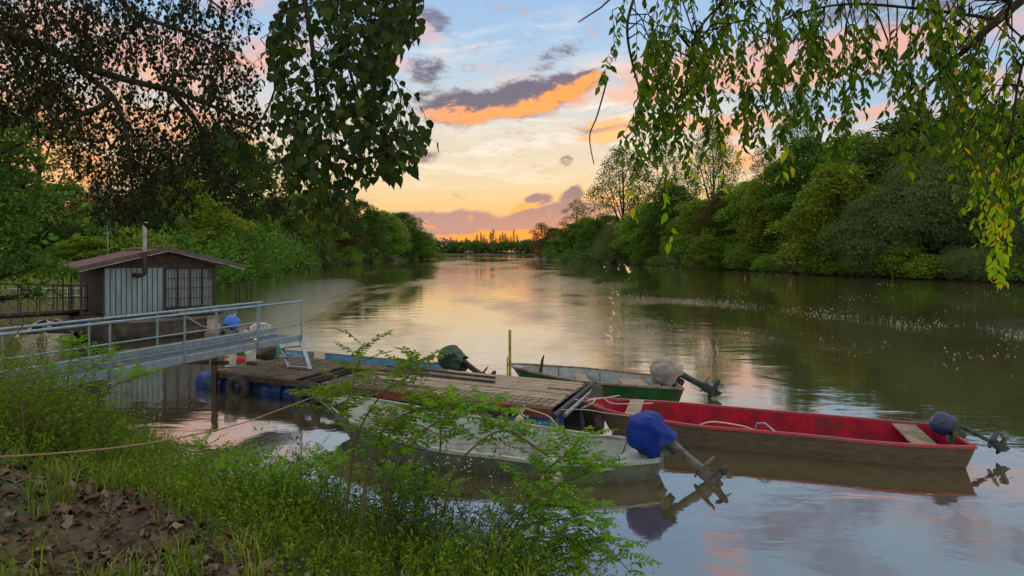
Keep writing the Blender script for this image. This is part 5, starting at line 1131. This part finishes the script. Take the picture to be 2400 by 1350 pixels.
# elm hanging from the right
elm = thing('elm_tree', (4.9, -.6, hz(4.9, -.6)), 'elm trailing pointed green and golden leaves across the upper right', 'tree')
top_y = lambda x: -30
bots = [(1405, 330), (1450, 350), (1500, 420), (1530, 560), (1565, 400), (1620, 430), (1680, 330), (1730, 330), (1790, 370), (1830, 420), (1880, 300), (1920, 340), (1955, 400), (2000, 410), (2030, 300), (2060, 180), (2090, 330), (2130, 390), (2180, 340), (2230, 430), (2280, 520), (2330, 660), (2400, 680), (2500, 680)]
limb = spline([(4.9, -.6, 4.2), at(2900, -700, 2.6), at(2650, -300, 3.9), at(2460, -60, 4.6), at(2340, 45, 4.8), at(2270, 110, 4.9), at(2225, 150, 5.0), at(2150, 225, 5.1)], 30)
mains3 = [limb]+[spline([at(a, b, c) for a, b, c in q], 20) for q in (
    [(2650, -300, 3.9), (2200, -160, 4.6), (1800, -80, 5.0), (1500, -40, 5.2), (1405, 20, 5.2), (1355, 52, 5.2)], [(2340, 45, 4.8), (2150, 20, 5.0), (1980, 10, 5.1), (1850, 40, 5.2), (1760, 100, 5.2)], [(2650, -300, 3.9), (2480, 0, 4.3), (2400, 140, 4.4), (2370, 300, 4.4), (2340, 420, 4.3), (2310, 520, 4.3)],
    [(1800, -80, 5.0), (1660, 40, 4.9), (1620, 130, 4.8), (1600, 230, 4.8)], [(1500, -40, 5.2), (1470, 60, 5.0), (1490, 180, 5.0), (1520, 260, 4.9)], [(1425, 180, 4.9), (1400, 270, 4.9), (1382, 320, 4.9), (1392, 385, 4.9)], [(2225, 150, 5.0), (2240, 250, 4.9), (2200, 330, 4.8)], [(2370, 0, 4.4), (2360, 50, 4.5), (2400, 92, 4.5)])]
mb = MB(); b0 = Vector((4.9, -.6, hz(4.9, -.6)-.3)); mb.tube(spline([b0, b0+Vector((0, .1, 2.5)), b0+Vector((.2, .2, 5)), b0+Vector((.1, .1, 9))], 10), [.25-.014*i for i in range(10)], 12); part(mb, 'trunk', M['bark'], elm, smooth=60)
mb = MB()
for i, pa in enumerate(mains3): mb.tube(pa, [(.05 if i == 0 else .0035 if i == 6 else .010)*(1-.85*j/(len(pa)-1))+.003 for j in range(len(pa))], 6)
part(mb, 'branches', M['bark'], elm, smooth=60)
rng = np.random.default_rng(43); random.seed(43); tb = MB(); Ps = []; Ds = []
bx = np.array([b_[0] for b_ in bots]); by = np.array([b_[1] for b_ in bots])
for s_ in range(150):
    FORCE = [(1528, 555), (1540, 560), (1492, 420), (1640, 430), (1625, 400), (1835, 415), (1822, 385), (1985, 405), (2005, 395), (2130, 390), (1735, 330), (2330, 650), (2360, 660)]
    x = rng.choice([rng.uniform(1440, 2060), rng.uniform(2060, 2480), rng.uniform(1425, 2480)]); yb = float(np.interp(x, bx, by)); y0 = rng.uniform(-90, 120) if x < 2080 else rng.uniform(-90, max(120, yb-180))
    if 2050 < x < 2085 and rng.random() < .6: continue
    yend = y0+(yb-y0)*rng.uniform(.35, 1.0)
    if rng.random() < .3: yend = yb*rng.uniform(.85, 1.02)
    if s_ < len(FORCE): x, yend = FORCE[s_]; y0 = 60 if x < 2080 else 150
    Y = rng.uniform(4.1, 5.6); dx = rng.uniform(-.8, .6)*(.2 if s_ < len(FORCE) else 1); pts = [at(x, y0, Y)]; drift = rng.uniform(-.25, .25)
    while len(pts) < 70:
        q = pts[-1]; u, v = proj(np.array(q))
        if v > yend or (v > np.interp(u, bx, by)+12 and s_ >= len(FORCE)) or (u < 1408 and len(pts) > 2): break
        dx = dx*.95+(rng.normal()*.12+drift*.06)*(.35 if s_ < len(FORCE) else 1); pts.append(q+Vector((dx*.030, rng.normal()*.006, -.030)))
    if len(pts) < 4: continue
    src = nearest_on(mains3, pts[0])
    if (src-pts[0]).length < 1.2: tb.tube([src, src.lerp(pts[0], .6)+Vector((0, 0, .06)), pts[0]], [.006, .0045, .0035], 4, caps=False)
    tb.tube(pts, [.0034*(1-.7*i/len(pts)) for i in range(len(pts))], 4, caps=False)
    gap = rng.integers(0, 3)
    for i in range(1, len(pts)):
        if rng.random() < .12: continue
        sgn = 1 if i % 2 else -1; a = rng.normal()*.9; sdv = Vector((math.cos(a)*sgn, math.sin(a)*sgn*.8, 0)); Ps.append(pts[i]+sdv*.006); Ds.append(sdv*.55+Vector((0, 0, -.85)))
        if rng.random() < .35: Ps.append(pts[i]); Ds.append(-sdv*.6+Vector((0, 0, -.8)))
Ps = np.array(Ps); Ds = np.array(Ds)+rdir(len(Ps))*.22; n = len(Ps); u, v = proj(Ps); L = .074*(.5+.7*rng.random(n))
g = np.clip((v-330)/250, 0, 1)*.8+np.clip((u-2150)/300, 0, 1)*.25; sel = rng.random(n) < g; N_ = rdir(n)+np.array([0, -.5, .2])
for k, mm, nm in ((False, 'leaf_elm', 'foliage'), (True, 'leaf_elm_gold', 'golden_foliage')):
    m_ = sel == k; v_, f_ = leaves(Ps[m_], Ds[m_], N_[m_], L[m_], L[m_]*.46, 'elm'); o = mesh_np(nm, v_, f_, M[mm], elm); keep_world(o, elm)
elm.children[-1]['label'] = 'yellow green and golden leaves low on the right'
part(tb, 'twigs', M['twig'], elm)
# leafy tree standing on the bank at the left edge
rng = np.random.default_rng(44); random.seed(44)
lt = thing('maple_tree', (-15.5, 17.6, hz(-15.5, 17.6)), 'dense green tree filling the left edge beside the footbridge', 'tree'); B = []
for i in range(120):
    py = random.uniform(270, 715); xmax = np.interp(py, [270, 330, 420, 520, 600, 660, 720], [60, 105, 95, 75, 45, 60, 30]); px = random.uniform(-260, xmax); Y = random.uniform(16.2, 19); B.append((tuple(at(px-25, py, Y)), (.62, .62, .5)))
for (px, py) in ((95, 620), (120, 640), (75, 650), (140, 655), (60, 600), (100, 690), (60, 700)): B.append((tuple(at(px, py, 16.5)), (.42, .42, .3)))
v_, f_ = crown_mass(B, 420, .125, 'oval', .5, .3, .35); o = mesh_np('crown', v_, f_, M['leaf_dark'], lt); keep_world(o, lt)
mb = trunk_mesh(8.5, .22, [Vector(b_[0])-lt.location for b_ in B[::5]], (0, .3), twigs=2); o = mb.build('trunk', M['bark'], lt, smooth=60)
# ------------------------------------------------------------------ the near bank
def ground_pts(n, x0, x1, y0, y1, cond, seed):
    r = np.random.default_rng(seed); X = r.uniform(x0, x1, n); Y = r.uniform(y0, y1, n); k = cond(X, Y, r); X, Y = X[k], Y[k]
    return np.stack([X, Y, height(X, Y)], -1)
def vn(x, y, s, ph=0): return .5+.25*(np.sin(x*s+ph)+np.sin(y*s*1.13+ph*2+1.3*np.sin(x*s*.7)))
def edge(X, Y):                            # 0 on the bare trodden soil, 1 in the green belt
    u, v = 1200+F*X/Y, HY+F*(H-height(X, Y))/Y
    line = np.interp(u, [-400, 0, 250, 400, 520, 640, 760], [1050, 1062, 1120, 1190, 1260, 1340, 1420]); return np.clip((line-v)/130+.55, 0, 1)
def vis(X, Y): u, v = 1200+F*X/Y, HY+F*(H-height(X, Y))/Y; return (u > -120) & (v < 1440)
def c1(X, Y, r): s = sdist(X, Y); e = edge(X, Y); return (s > -.15) & vis(X, Y) & (r.random(len(X)) < np.clip(e*1.0+.05, 0, 1)*(.35+.65*vn(X, Y, 2.1)))
def blades(P, hgt, wd, bend, r):
    n = len(P); a = r.uniform(0, 2*np.pi, n); d = np.stack([np.cos(a), np.sin(a), np.zeros(n)], -1); w_ = np.stack([-np.sin(a), np.cos(a), np.zeros(n)], -1); h_ = hgt*(.4+.9*r.random(n)); be = h_*bend*r.random(n)
    Z = np.array([0, 0, 1.]); q = [P+w_*wd/2, P-w_*wd/2, P+d*(be*.3)[:, None]+Z*(h_*.6)[:, None]-w_*wd*.4, P+d*(be*.3)[:, None]+Z*(h_*.6)[:, None]+w_*wd*.4, P+d*be[:, None]+Z*(h_*(1-.25*bend))[:, None]]
    V = np.stack(q, 1).reshape(-1, 3); b_ = (np.arange(n)*5)[:, None]; Fc = np.concatenate([b_+np.array([[0, 1, 2]]), b_+np.array([[0, 2, 3]]), b_+np.array([[3, 2, 4]])]); return V, Fc
r = np.random.default_rng(50)
P_g = ground_pts(110000, -13, 4, 2.6, 17, c1, 51)
# thin out with distance so the near ones stay fine
v_, f_ = blades(P_g, .17, .007, .9, r); tag(mesh_np('grass', v_, f_, M['grass']), 'rough green grass on the near bank', 'grass', kind='stuff')
Pb = ground_pts(16000, -46, -16, 23, 60, lambda X, Y, q: (sdist(X, Y) > -.1), 59)
v_, f_ = blades(Pb, .5, .05, .8, r); tag(mesh_np('meadow_grass', v_, f_, M['grass']), 'bright green grass on the bank left of the houseboat', 'grass', kind='stuff')
P_t = ground_pts(700, -7, 1.0, 3.3, 9, lambda X, Y, q: (sdist(X, Y) > 0) & (vn(X, Y, 3.3) > .45), 53); k = np.repeat(P_t, 16, 0); k = k+r.normal(size=k.shape)*np.array([.035, .035, 0])
v_, f_ = blades(k, .24, .008, 1.3, r); tag(mesh_np('grass_tufts', v_, f_, M['grass']), 'longer grass tufts scattered over the dirt', 'grass', kind='stuff')
# low leafy ground cover: fine sprigs
def sprigs(P, hgt, nl, leaf, shape, asp, r, lean=.35):
    n = len(P); d = np.stack([r.normal(size=n)*lean, r.normal(size=n)*lean, np.ones(n)], -1); h_ = hgt*(.45+.8*r.random(n))*(.35+1.1*vn(P[:, 0], P[:, 1], 2.6, .7)); f = (np.arange(nl)+.5)/nl
    base = P[:, None]+d[:, None]*(f[None, :, None]*h_[:, None, None]); base = base.reshape(-1, 3); m = len(base); D = unit(r.normal(size=(m, 3)))+np.array([0, 0, .25]); base = base+unit(r.normal(size=(m, 3)))*.012
    L = leaf*(.5+.8*r.random(m)); return leaves(base, D, unit(r.normal(size=(m, 3)))+np.array([0, 0, .7]), L, L*asp, shape)
P_s = ground_pts(75000, -12, 3.5, 2.8, 15, lambda X, Y, q: (sdist(X, Y) > -.3) & vis(X, Y) & (q.random(len(X)) < np.clip(edge(X, Y)*1.1-.15, 0, 1)), 54)
rng = np.random.default_rng(55)
v_, f_ = sprigs(P_s, .38, 12, .034, 'lance', .40, r); tag(mesh_np('ground_cover', v_, f_, M['leaf_weed']), 'fine leaved green weeds covering the slope down to the river', 'ground cover', kind='stuff')
# fallen leaves
rng = np.random.default_rng(56)
P_l = ground_pts(26000, -8, 1.5, 2.6, 9.5, lambda X, Y, q: (sdist(X, Y) > .2) & (q.random(len(X)) < np.clip(1.15-edge(X, Y), .08, 1)*(.5+.5*vn(X, Y, 2.7, 1))), 57); n = len(P_l); P_l[:, 2] += .008+.02*rng.random(n)
a = rng.uniform(0, 6.28, n); D = np.stack([np.cos(a), np.sin(a), rng.normal(size=n)*.28], -1); L = .025+.10*rng.random(n)**2.2
v_, f_ = leaves(P_l, D, np.array([0, 0, 1.])+rdir(n)*.6, L, L*.75, 'poplar'); v_[:, 2] += (.014*np.sin(v_[:, 0]*85)+.012*np.sin(v_[:, 1]*95)).astype(v_.dtype)
tag(mesh_np('fallen_leaves', v_, f_, M['litter']), 'curled brown and grey fallen leaves littering the dirt', 'leaves', kind='stuff')
mb = MB(); random.seed(58)
for i in range(150):
    x, y = random.uniform(-6, .5), random.uniform(3, 7.5)
    if sdist(np.array([x]), np.array([y]))[0] < .3: continue
    z = hz(x, y)+.012; a = random.uniform(0, 3.14); l = random.uniform(.06, .3); mb.tube([(x, y, z), (x+math.cos(a)*l*.5, y+math.sin(a)*l*.5, z+.02), (x+math.cos(a)*l, y+math.sin(a)*l, hz(x+math.cos(a)*l, y+math.sin(a)*l)+.01)], .004, 4)
tag(mb.build('twig_litter', M['wood_old']), 'thin dead twigs scattered among the fallen leaves', 'twigs', kind='stuff')
mb = MB(); lg = spline([at(600, 1450, 3.6), at(690, 1345, 3.75), at(760, 1350, 3.8), at(850, 1395, 3.7), at(930, 1450, 3.6)], 14); mb.tube(lg, [.07, .085, .09, .088, .085, .09, .085, .08, .082, .075, .07, .065, .06, .05], 14)
tag(mb.build('log', M['soilwood'], smooth=60), 'dark mossy log lying at the bottom edge of the bank', 'log')
# ------------------------------------------------------------------ saplings and tall weeds
def pinnate(base, d, L, r, out, tb, pairs=8, leaflet=.030):
    """one feathery locust leaf: drooping rachis with opposite oval leaflets"""
    d = Vector(d).normalized(); side = d.cross(Vector((0, 0, 1))); side = side.normalized() if side.length > .05 else Vector((1, 0, 0)); p = Vector(base); pts = [p.copy()]; st = L/(pairs+1)
    for i in range(pairs+1):
        d = (d+Vector((0, 0, -.07))).normalized(); p = p+d*st; pts.append(p.copy()); up = side.cross(d).normalized()
        if up.z < 0: up = -up
        if i == 0: continue
        for s_ in (-1, 1):
            tw = Vector(r.normal(size=3))*.18; out[0].append(p); out[1].append(side*s_+d*.35+tw+Vector((0, 0, -.15))); out[2].append(up+Vector(r.normal(size=3))*.25); out[3].append(leaflet*(.65+.45*math.sin(math.pi*(i+.6)/(pairs+1.4)))*r.uniform(.85, 1.15))
    out[0].append(p); out[1].append(d); out[2].append(up); out[3].append(leaflet)
    tb.tube(pts, .0013, 3, caps=False)
def locust(seed, stems, label, leaflet=.040, Lr=(.19, .32), nleaf=26, mm='leaf_locust', pairs=8, start=.3, flower=None):
    r = np.random.default_rng(seed); b0 = Vector(stems[0][0]); root = thing('locust_sapling', b0, label, 'sapling', 'feathery locust saplings on the near bank'); tb = MB(); lb_ = MB(); out = ([], [], [], [])
    for st_ in stems:
        sp = spline(st_, 26); tb.tube(sp, [.006*(1-.75*i/25)+.0012 for i in range(26)], 6)
        for k in range(int(nleaf*1.45)):
            f = start+(1-start)*min(1, (k+r.random())/(nleaf*1.45)); i = min(25, int(f*25)); p = sp[i]; ax = (sp[min(i+1, 25)]-sp[max(i-1, 0)]).normalized(); a = k*2.4+r.random()*.8
            dv_ = Vector((math.cos(a), math.sin(a), .35+.5*f)); pinnate(p, dv_+ax*.3, r.uniform(*Lr)*(1.15-.4*f), r, out, lb_, pairs, leaflet)
    o_ = [np.array([list(v) for v in q]) for q in out[:3]]; L = np.array(out[3]); v_, f_ = leaves(o_[0], o_[1], o_[2], L, L*.5, 'oval'); keep_world(mesh_np('foliage', v_, f_, M[mm], root), root)
    part(tb, 'stem', M['stem'], root, smooth=60); part(lb_, 'leaf_stalks', M['leaf_locust'], root)
    return root
def gpt(px, Y):                             # a point of the ground on a view column at depth Y
    X = (px-1200)/F*Y; return Vector((X, Y, max(hz(X, Y), -.05)-.03))
def S(px0, Y0, *pts): return [gpt(px0, Y0)]+[at(a, b, c) for a, b, c in pts]
locust(61, [S(800, 4.3, (812, 1180, 4.25), (825, 1040, 4.2), (812, 960, 4.2), (832, 880, 4.2), (855, 800, 4.2)), S(805, 4.3, (830, 1050, 4.2), (890, 930, 4.1), (960, 880, 4.0), (985, 850, 4.0)), S(800, 4.3, (826, 1030, 4.2), (780, 960, 4.3), (745, 930, 4.35))], 'tallest feathery sapling in front of the raft, its tip above the deck', nleaf=13, start=.5)
locust(62, [S(838, 4.1, (852, 1150, 4.1), (870, 1080, 4.05), (905, 1000, 4.0), (980, 960, 3.9), (1060, 960, 3.9)), S(840, 4.1, (862, 1120, 4.1), (900, 1040, 4.2), (930, 1010, 4.2))], 'feathery sapling with thin stem just right of the tallest one', nleaf=15, start=.45)
locust(63, [S(890, 4.0, (905, 1150, 4.0), (950, 1060, 3.9), (1020, 990, 3.8), (1100, 965, 3.75), (1190, 975, 3.7))], 'feathery sapling arching right over the middle of the grey white boat', nleaf=20, start=.35)
locust(64, [S(1010, 4.1, (1030, 1080, 4.1), (1032, 1010, 4.1), (1030, 950, 4.1)), S(1010, 4.1, (1060, 1120, 4.0), (1120, 1040, 3.9), (1180, 1010, 3.9), (1230, 1040, 3.9))], 'feathery sapling carrying a yellow flower at its tip', nleaf=15, start=.45)
locust(65, [S(1100, 3.9, (1180, 1200, 3.9), (1260, 1120, 3.9), (1320, 1070, 3.9), (1362, 1030, 3.9)), S(1100, 3.9, (1200, 1210, 3.9), (1290, 1150, 3.85), (1370, 1110, 3.8), (1400, 1100, 3.8))], 'feathery sapling reaching over the large round buoy', nleaf=17, start=.4)
locust(66, [S(1120, 4.3, (1200, 1260, 4.2), (1280, 1220, 4.2), (1370, 1230, 4.1), (1430, 1290, 4.1), (1480, 1345, 4.1)), S(1120, 4.3, (1220, 1200, 4.3), (1330, 1190, 4.3), (1400, 1220, 4.3))], 'feathery sapling arching lowest over the water at bottom centre', nleaf=20, start=.3)
locust(67, [S(455, 6.2, (470, 1120, 6.2), (480, 1080, 6.2), (470, 1045, 6.2)), S(460, 6.2, (500, 1110, 6.2), (530, 1080, 6.2), (560, 1065, 6.2))], 'small feathery sapling against the orange reflection', nleaf=12, start=.35, leaflet=.034)
locust(68, [S(640, 5.2, (660, 1150, 5.2), (690, 1110, 5.2), (740, 1095, 5.2)), S(645, 5.2, (620, 1150, 5.2), (600, 1110, 5.2), (590, 1085, 5.2))], 'low feathery sapling left of the three thin stems', nleaf=16, start=.2)
locust(69, [S(720, 4.8, (740, 1180, 4.8), (770, 1120, 4.8), (790, 1090, 4.8)), S(725, 4.8, (700, 1180, 4.8), (670, 1140, 4.8), (650, 1120, 4.8))], 'bushy feathery sapling at the foot of the tallest one', nleaf=18, start=.15)
locust(70, [S(940, 4.4, (930, 1210, 4.4), (940, 1150, 4.4), (930, 1110, 4.4)), S(945, 4.4, (980, 1250, 4.5), (1000, 1180, 4.4), (1030, 1150, 4.4))], 'low feathery sapling under the near edge of the grey white boat', nleaf=20, start=.2)
locust(73, [S(1180, 4.4, (1190, 1280, 4.4), (1230, 1200, 4.3), (1270, 1160, 4.3)), S(1190, 4.4, (1260, 1290, 4.3), (1330, 1270, 4.2), (1390, 1300, 4.1)), S(1190, 4.4, (1240, 1310, 4.1), (1300, 1310, 4.0), (1350, 1335, 4.0))], 'bushy feathery sapling filling the right end of the bank at bottom centre', nleaf=18, start=.2)
locust(74, [S(560, 5.4, (570, 1180, 5.4), (560, 1120, 5.4), (540, 1100, 5.4)), S(565, 5.4, (600, 1200, 5.3), (640, 1160, 5.3), (690, 1150, 5.3))], 'feathery sapling at the water edge below the gangway reflections', nleaf=15, start=.25)
locust(71, [S(150, 6.8, (190, 900, 6.8), (230, 850, 6.8), (270, 830, 6.8)), S(160, 6.8, (250, 920, 6.7), (310, 890, 6.6), (335, 880, 6.6)), S(150, 6.8, (160, 880, 6.8), (170, 830, 6.8), (165, 805, 6.8))], 'feathery sapling in front of the left end of the gangway', nleaf=16, start=.25, leaflet=.034)
locust(72, [S(60, 6.0, (50, 930, 6.0), (40, 880, 6.0), (10, 850, 6.0)), S(60, 6.0, (100, 950, 6.0), (120, 900, 6.0), (130, 870, 6.0))], 'feathery sapling at the left edge below the gangway', nleaf=16, start=.25, leaflet=.032)
mb = MB(); fp = at(1030, 925, 4.1); mb.lathe([(.004, -.012), (.016, -.004), (.020, .004), (.014, .012), (.004, .014)], fp, n=12); simple(mb, 'flower', M['petal_yellow'], 'single yellow flower in front of the raft side', 'flower', smooth=60)
def weed(seed, spots, hgt, label, nst=22, leaf=.055, asp=.28, mm='leaf_weed', spread=.35, flowers=0, name='weed_bush', cat='weed', nl=34, grp='tall weeds on the near bank'):
    r = np.random.default_rng(seed); b0 = spots[0]; root = thing(name, b0, label, cat, grp); tb = MB(); Ps = []; Ds = []; fl_ = []
    for b in spots:
        for s_ in range(nst):
            p = Vector(b)+Vector((r.normal()*spread*.5, r.normal()*spread*.5, 0)); p.z = max(hz(p.x, p.y), -.04)-.02; h_ = hgt*1.2*r.uniform(.45, 1.15); d = Vector((r.normal()*.28, r.normal()*.28, 1)); sp = spline([p, p+d*h_*.5, p+d*h_*.95+Vector((d.x*.25, d.y*.25, 0))*h_], 10); tb.tube(sp, [.0032, .003, .003, .0028, .0026, .0024, .002, .0016, .0013, .001], 4, caps=False)
            for k in range(nl):
                f = .12+.88*(k+r.random())/nl; i = f*9; q = sp[int(i)].lerp(sp[min(9, int(i)+1)], i-int(i)); a = k*2.4; rad = .02+.05*math.sin(math.pi*f)*r.random(); dd = Vector((math.cos(a), math.sin(a), .45)); Ps.append(q+dd*rad*(1 if r.random() < .5 else 0)); Ds.append(dd+Vector(r.normal(size=3))*.25)
            if flowers and s_ % 2 == 0:
                for k in range(flowers): fl_.append(sp[9]+Vector(r.normal(size=3))*.045+Vector((0, 0, -.03)))
    n = len(Ps); L = leaf*(.5+.7*r.random(n)); v_, f_ = leaves(np.array(Ps), np.array([list(q) for q in Ds]), np.array([0, 0, 1.])+unit(r.normal(size=(n, 3)))*.6, L, L*asp, 'oval' if asp > .35 else 'lance'); keep_world(mesh_np('foliage', v_, f_, M[mm], root), root); part(tb, 'stems', M['stem'], root)
    if fl_:
        n = len(fl_); q = np.repeat(np.array([list(a) for a in fl_]), 6, 0); a = np.tile(np.arange(6)*1.047, n); D = np.stack([np.cos(a), np.sin(a), np.full(6*n, .2)], -1); v_, f_ = leaves(q, D, np.tile([0, 0, 1.], (6*n, 1)), .008, .004, 'lance'); keep_world(mesh_np('flowers', v_, f_, M['petal'], root), root)
weed(81, [gpt(1040, 4.4), gpt(1100, 4.6), gpt(1080, 4.9)], .78, 'tall dark leaved aster with tiny white flowers in the middle of the bottom edge', 14, .060, .20, 'leaf_aster', .30, 9)
weed(82, [gpt(880, 4.7), gpt(930, 4.5)], .62, 'dark leafy weed between the thin sapling stems', 12, .065, .2, 'leaf_aster', .25, 3)
weed(83, [gpt(1200, 4.9), gpt(1290, 4.7), gpt(1250, 5.1)], .55, 'fine leaved weed clump under the arching sapling at bottom centre', 16, .04, .25, 'leaf_weed', .35, 3)
weed(84, [gpt(690, 5.0), gpt(620, 5.2), gpt(560, 5.6)], .50, 'fine leaved green clump left of the thin sapling stems', 20, .036, .3, 'leaf_weed', .4)
weed(85, [gpt(60, 7.6), gpt(130, 7.8), gpt(200, 8.0), gpt(-30, 7.4)], .95, 'tall leafy green clump under the gangway at the left edge', 22, .062, .42, 'leaf_weed', .45)
weed(86, [gpt(190, 6.7), gpt(240, 7.2), gpt(260, 7.9)], .62, 'broad leaved weed clump right of the gangway shrubs at the waterside', 18, .055, .5, 'leaf_weed', .35)
weed(87, [gpt(310, 7.6), gpt(350, 7.2), gpt(400, 6.8)], .42, 'feathery low clump at the water edge below the orange reflection', 22, .032, .25, 'leaf_weed', .32)
weed(88, [gpt(420, 6.3), gpt(480, 5.9), gpt(330, 6.6)], .36, 'bright low clump above the fallen leaves', 22, .034, .3, 'leaf_weed', .4)
weed(89, [gpt(60, 6.2), gpt(130, 6.4), gpt(10, 6.6)], .55, 'shaded leafy clump just above the brown mooring rope', 20, .05, .42, 'leaf_weed', .4)
weed(90, [gpt(1000, 4.0), gpt(1150, 3.9)], .42, 'dark leaved clump at the bottom edge under the asters', 18, .055, .22, 'leaf_aster', .4)
weed(91, [gpt(780, 4.6), gpt(830, 4.9)], .42, 'green clump at the foot of the thin sapling stems', 18, .036, .3, 'leaf_weed', .35)
weed(93, [gpt(560, 5.9), gpt(640, 5.6), gpt(720, 5.5), gpt(520, 6.6)], .45, 'dense fine leaved clump at the waterline below the raft mooring rope', 26, .036, .3, 'leaf_weed', .45)
weed(94, [gpt(800, 5.4), gpt(900, 5.3), gpt(980, 5.3)], .5, 'dense green clump at the waterline behind the thin sapling stems', 24, .038, .28, 'leaf_weed', .42)
weed(95, [gpt(1120, 5.2), gpt(1330, 5.0), gpt(1380, 4.6), gpt(1200, 4.6)], .45, 'dark fine leaved clump at the right end of the bank', 22, .045, .22, 'leaf_aster', .4, 2)
weed(96, [gpt(380, 7.8), gpt(300, 8.4), gpt(250, 8.9)], .55, 'soft green clump where the water begins right of the gangway shrubs', 24, .036, .3, 'leaf_weed', .4)
weed(92, [gpt(-60, 11.0), gpt(20, 12), gpt(90, 13)], 1.1, 'reedy green clump behind the gangway at the left edge', 20, .08, .3, 'leaf_weed', .5)
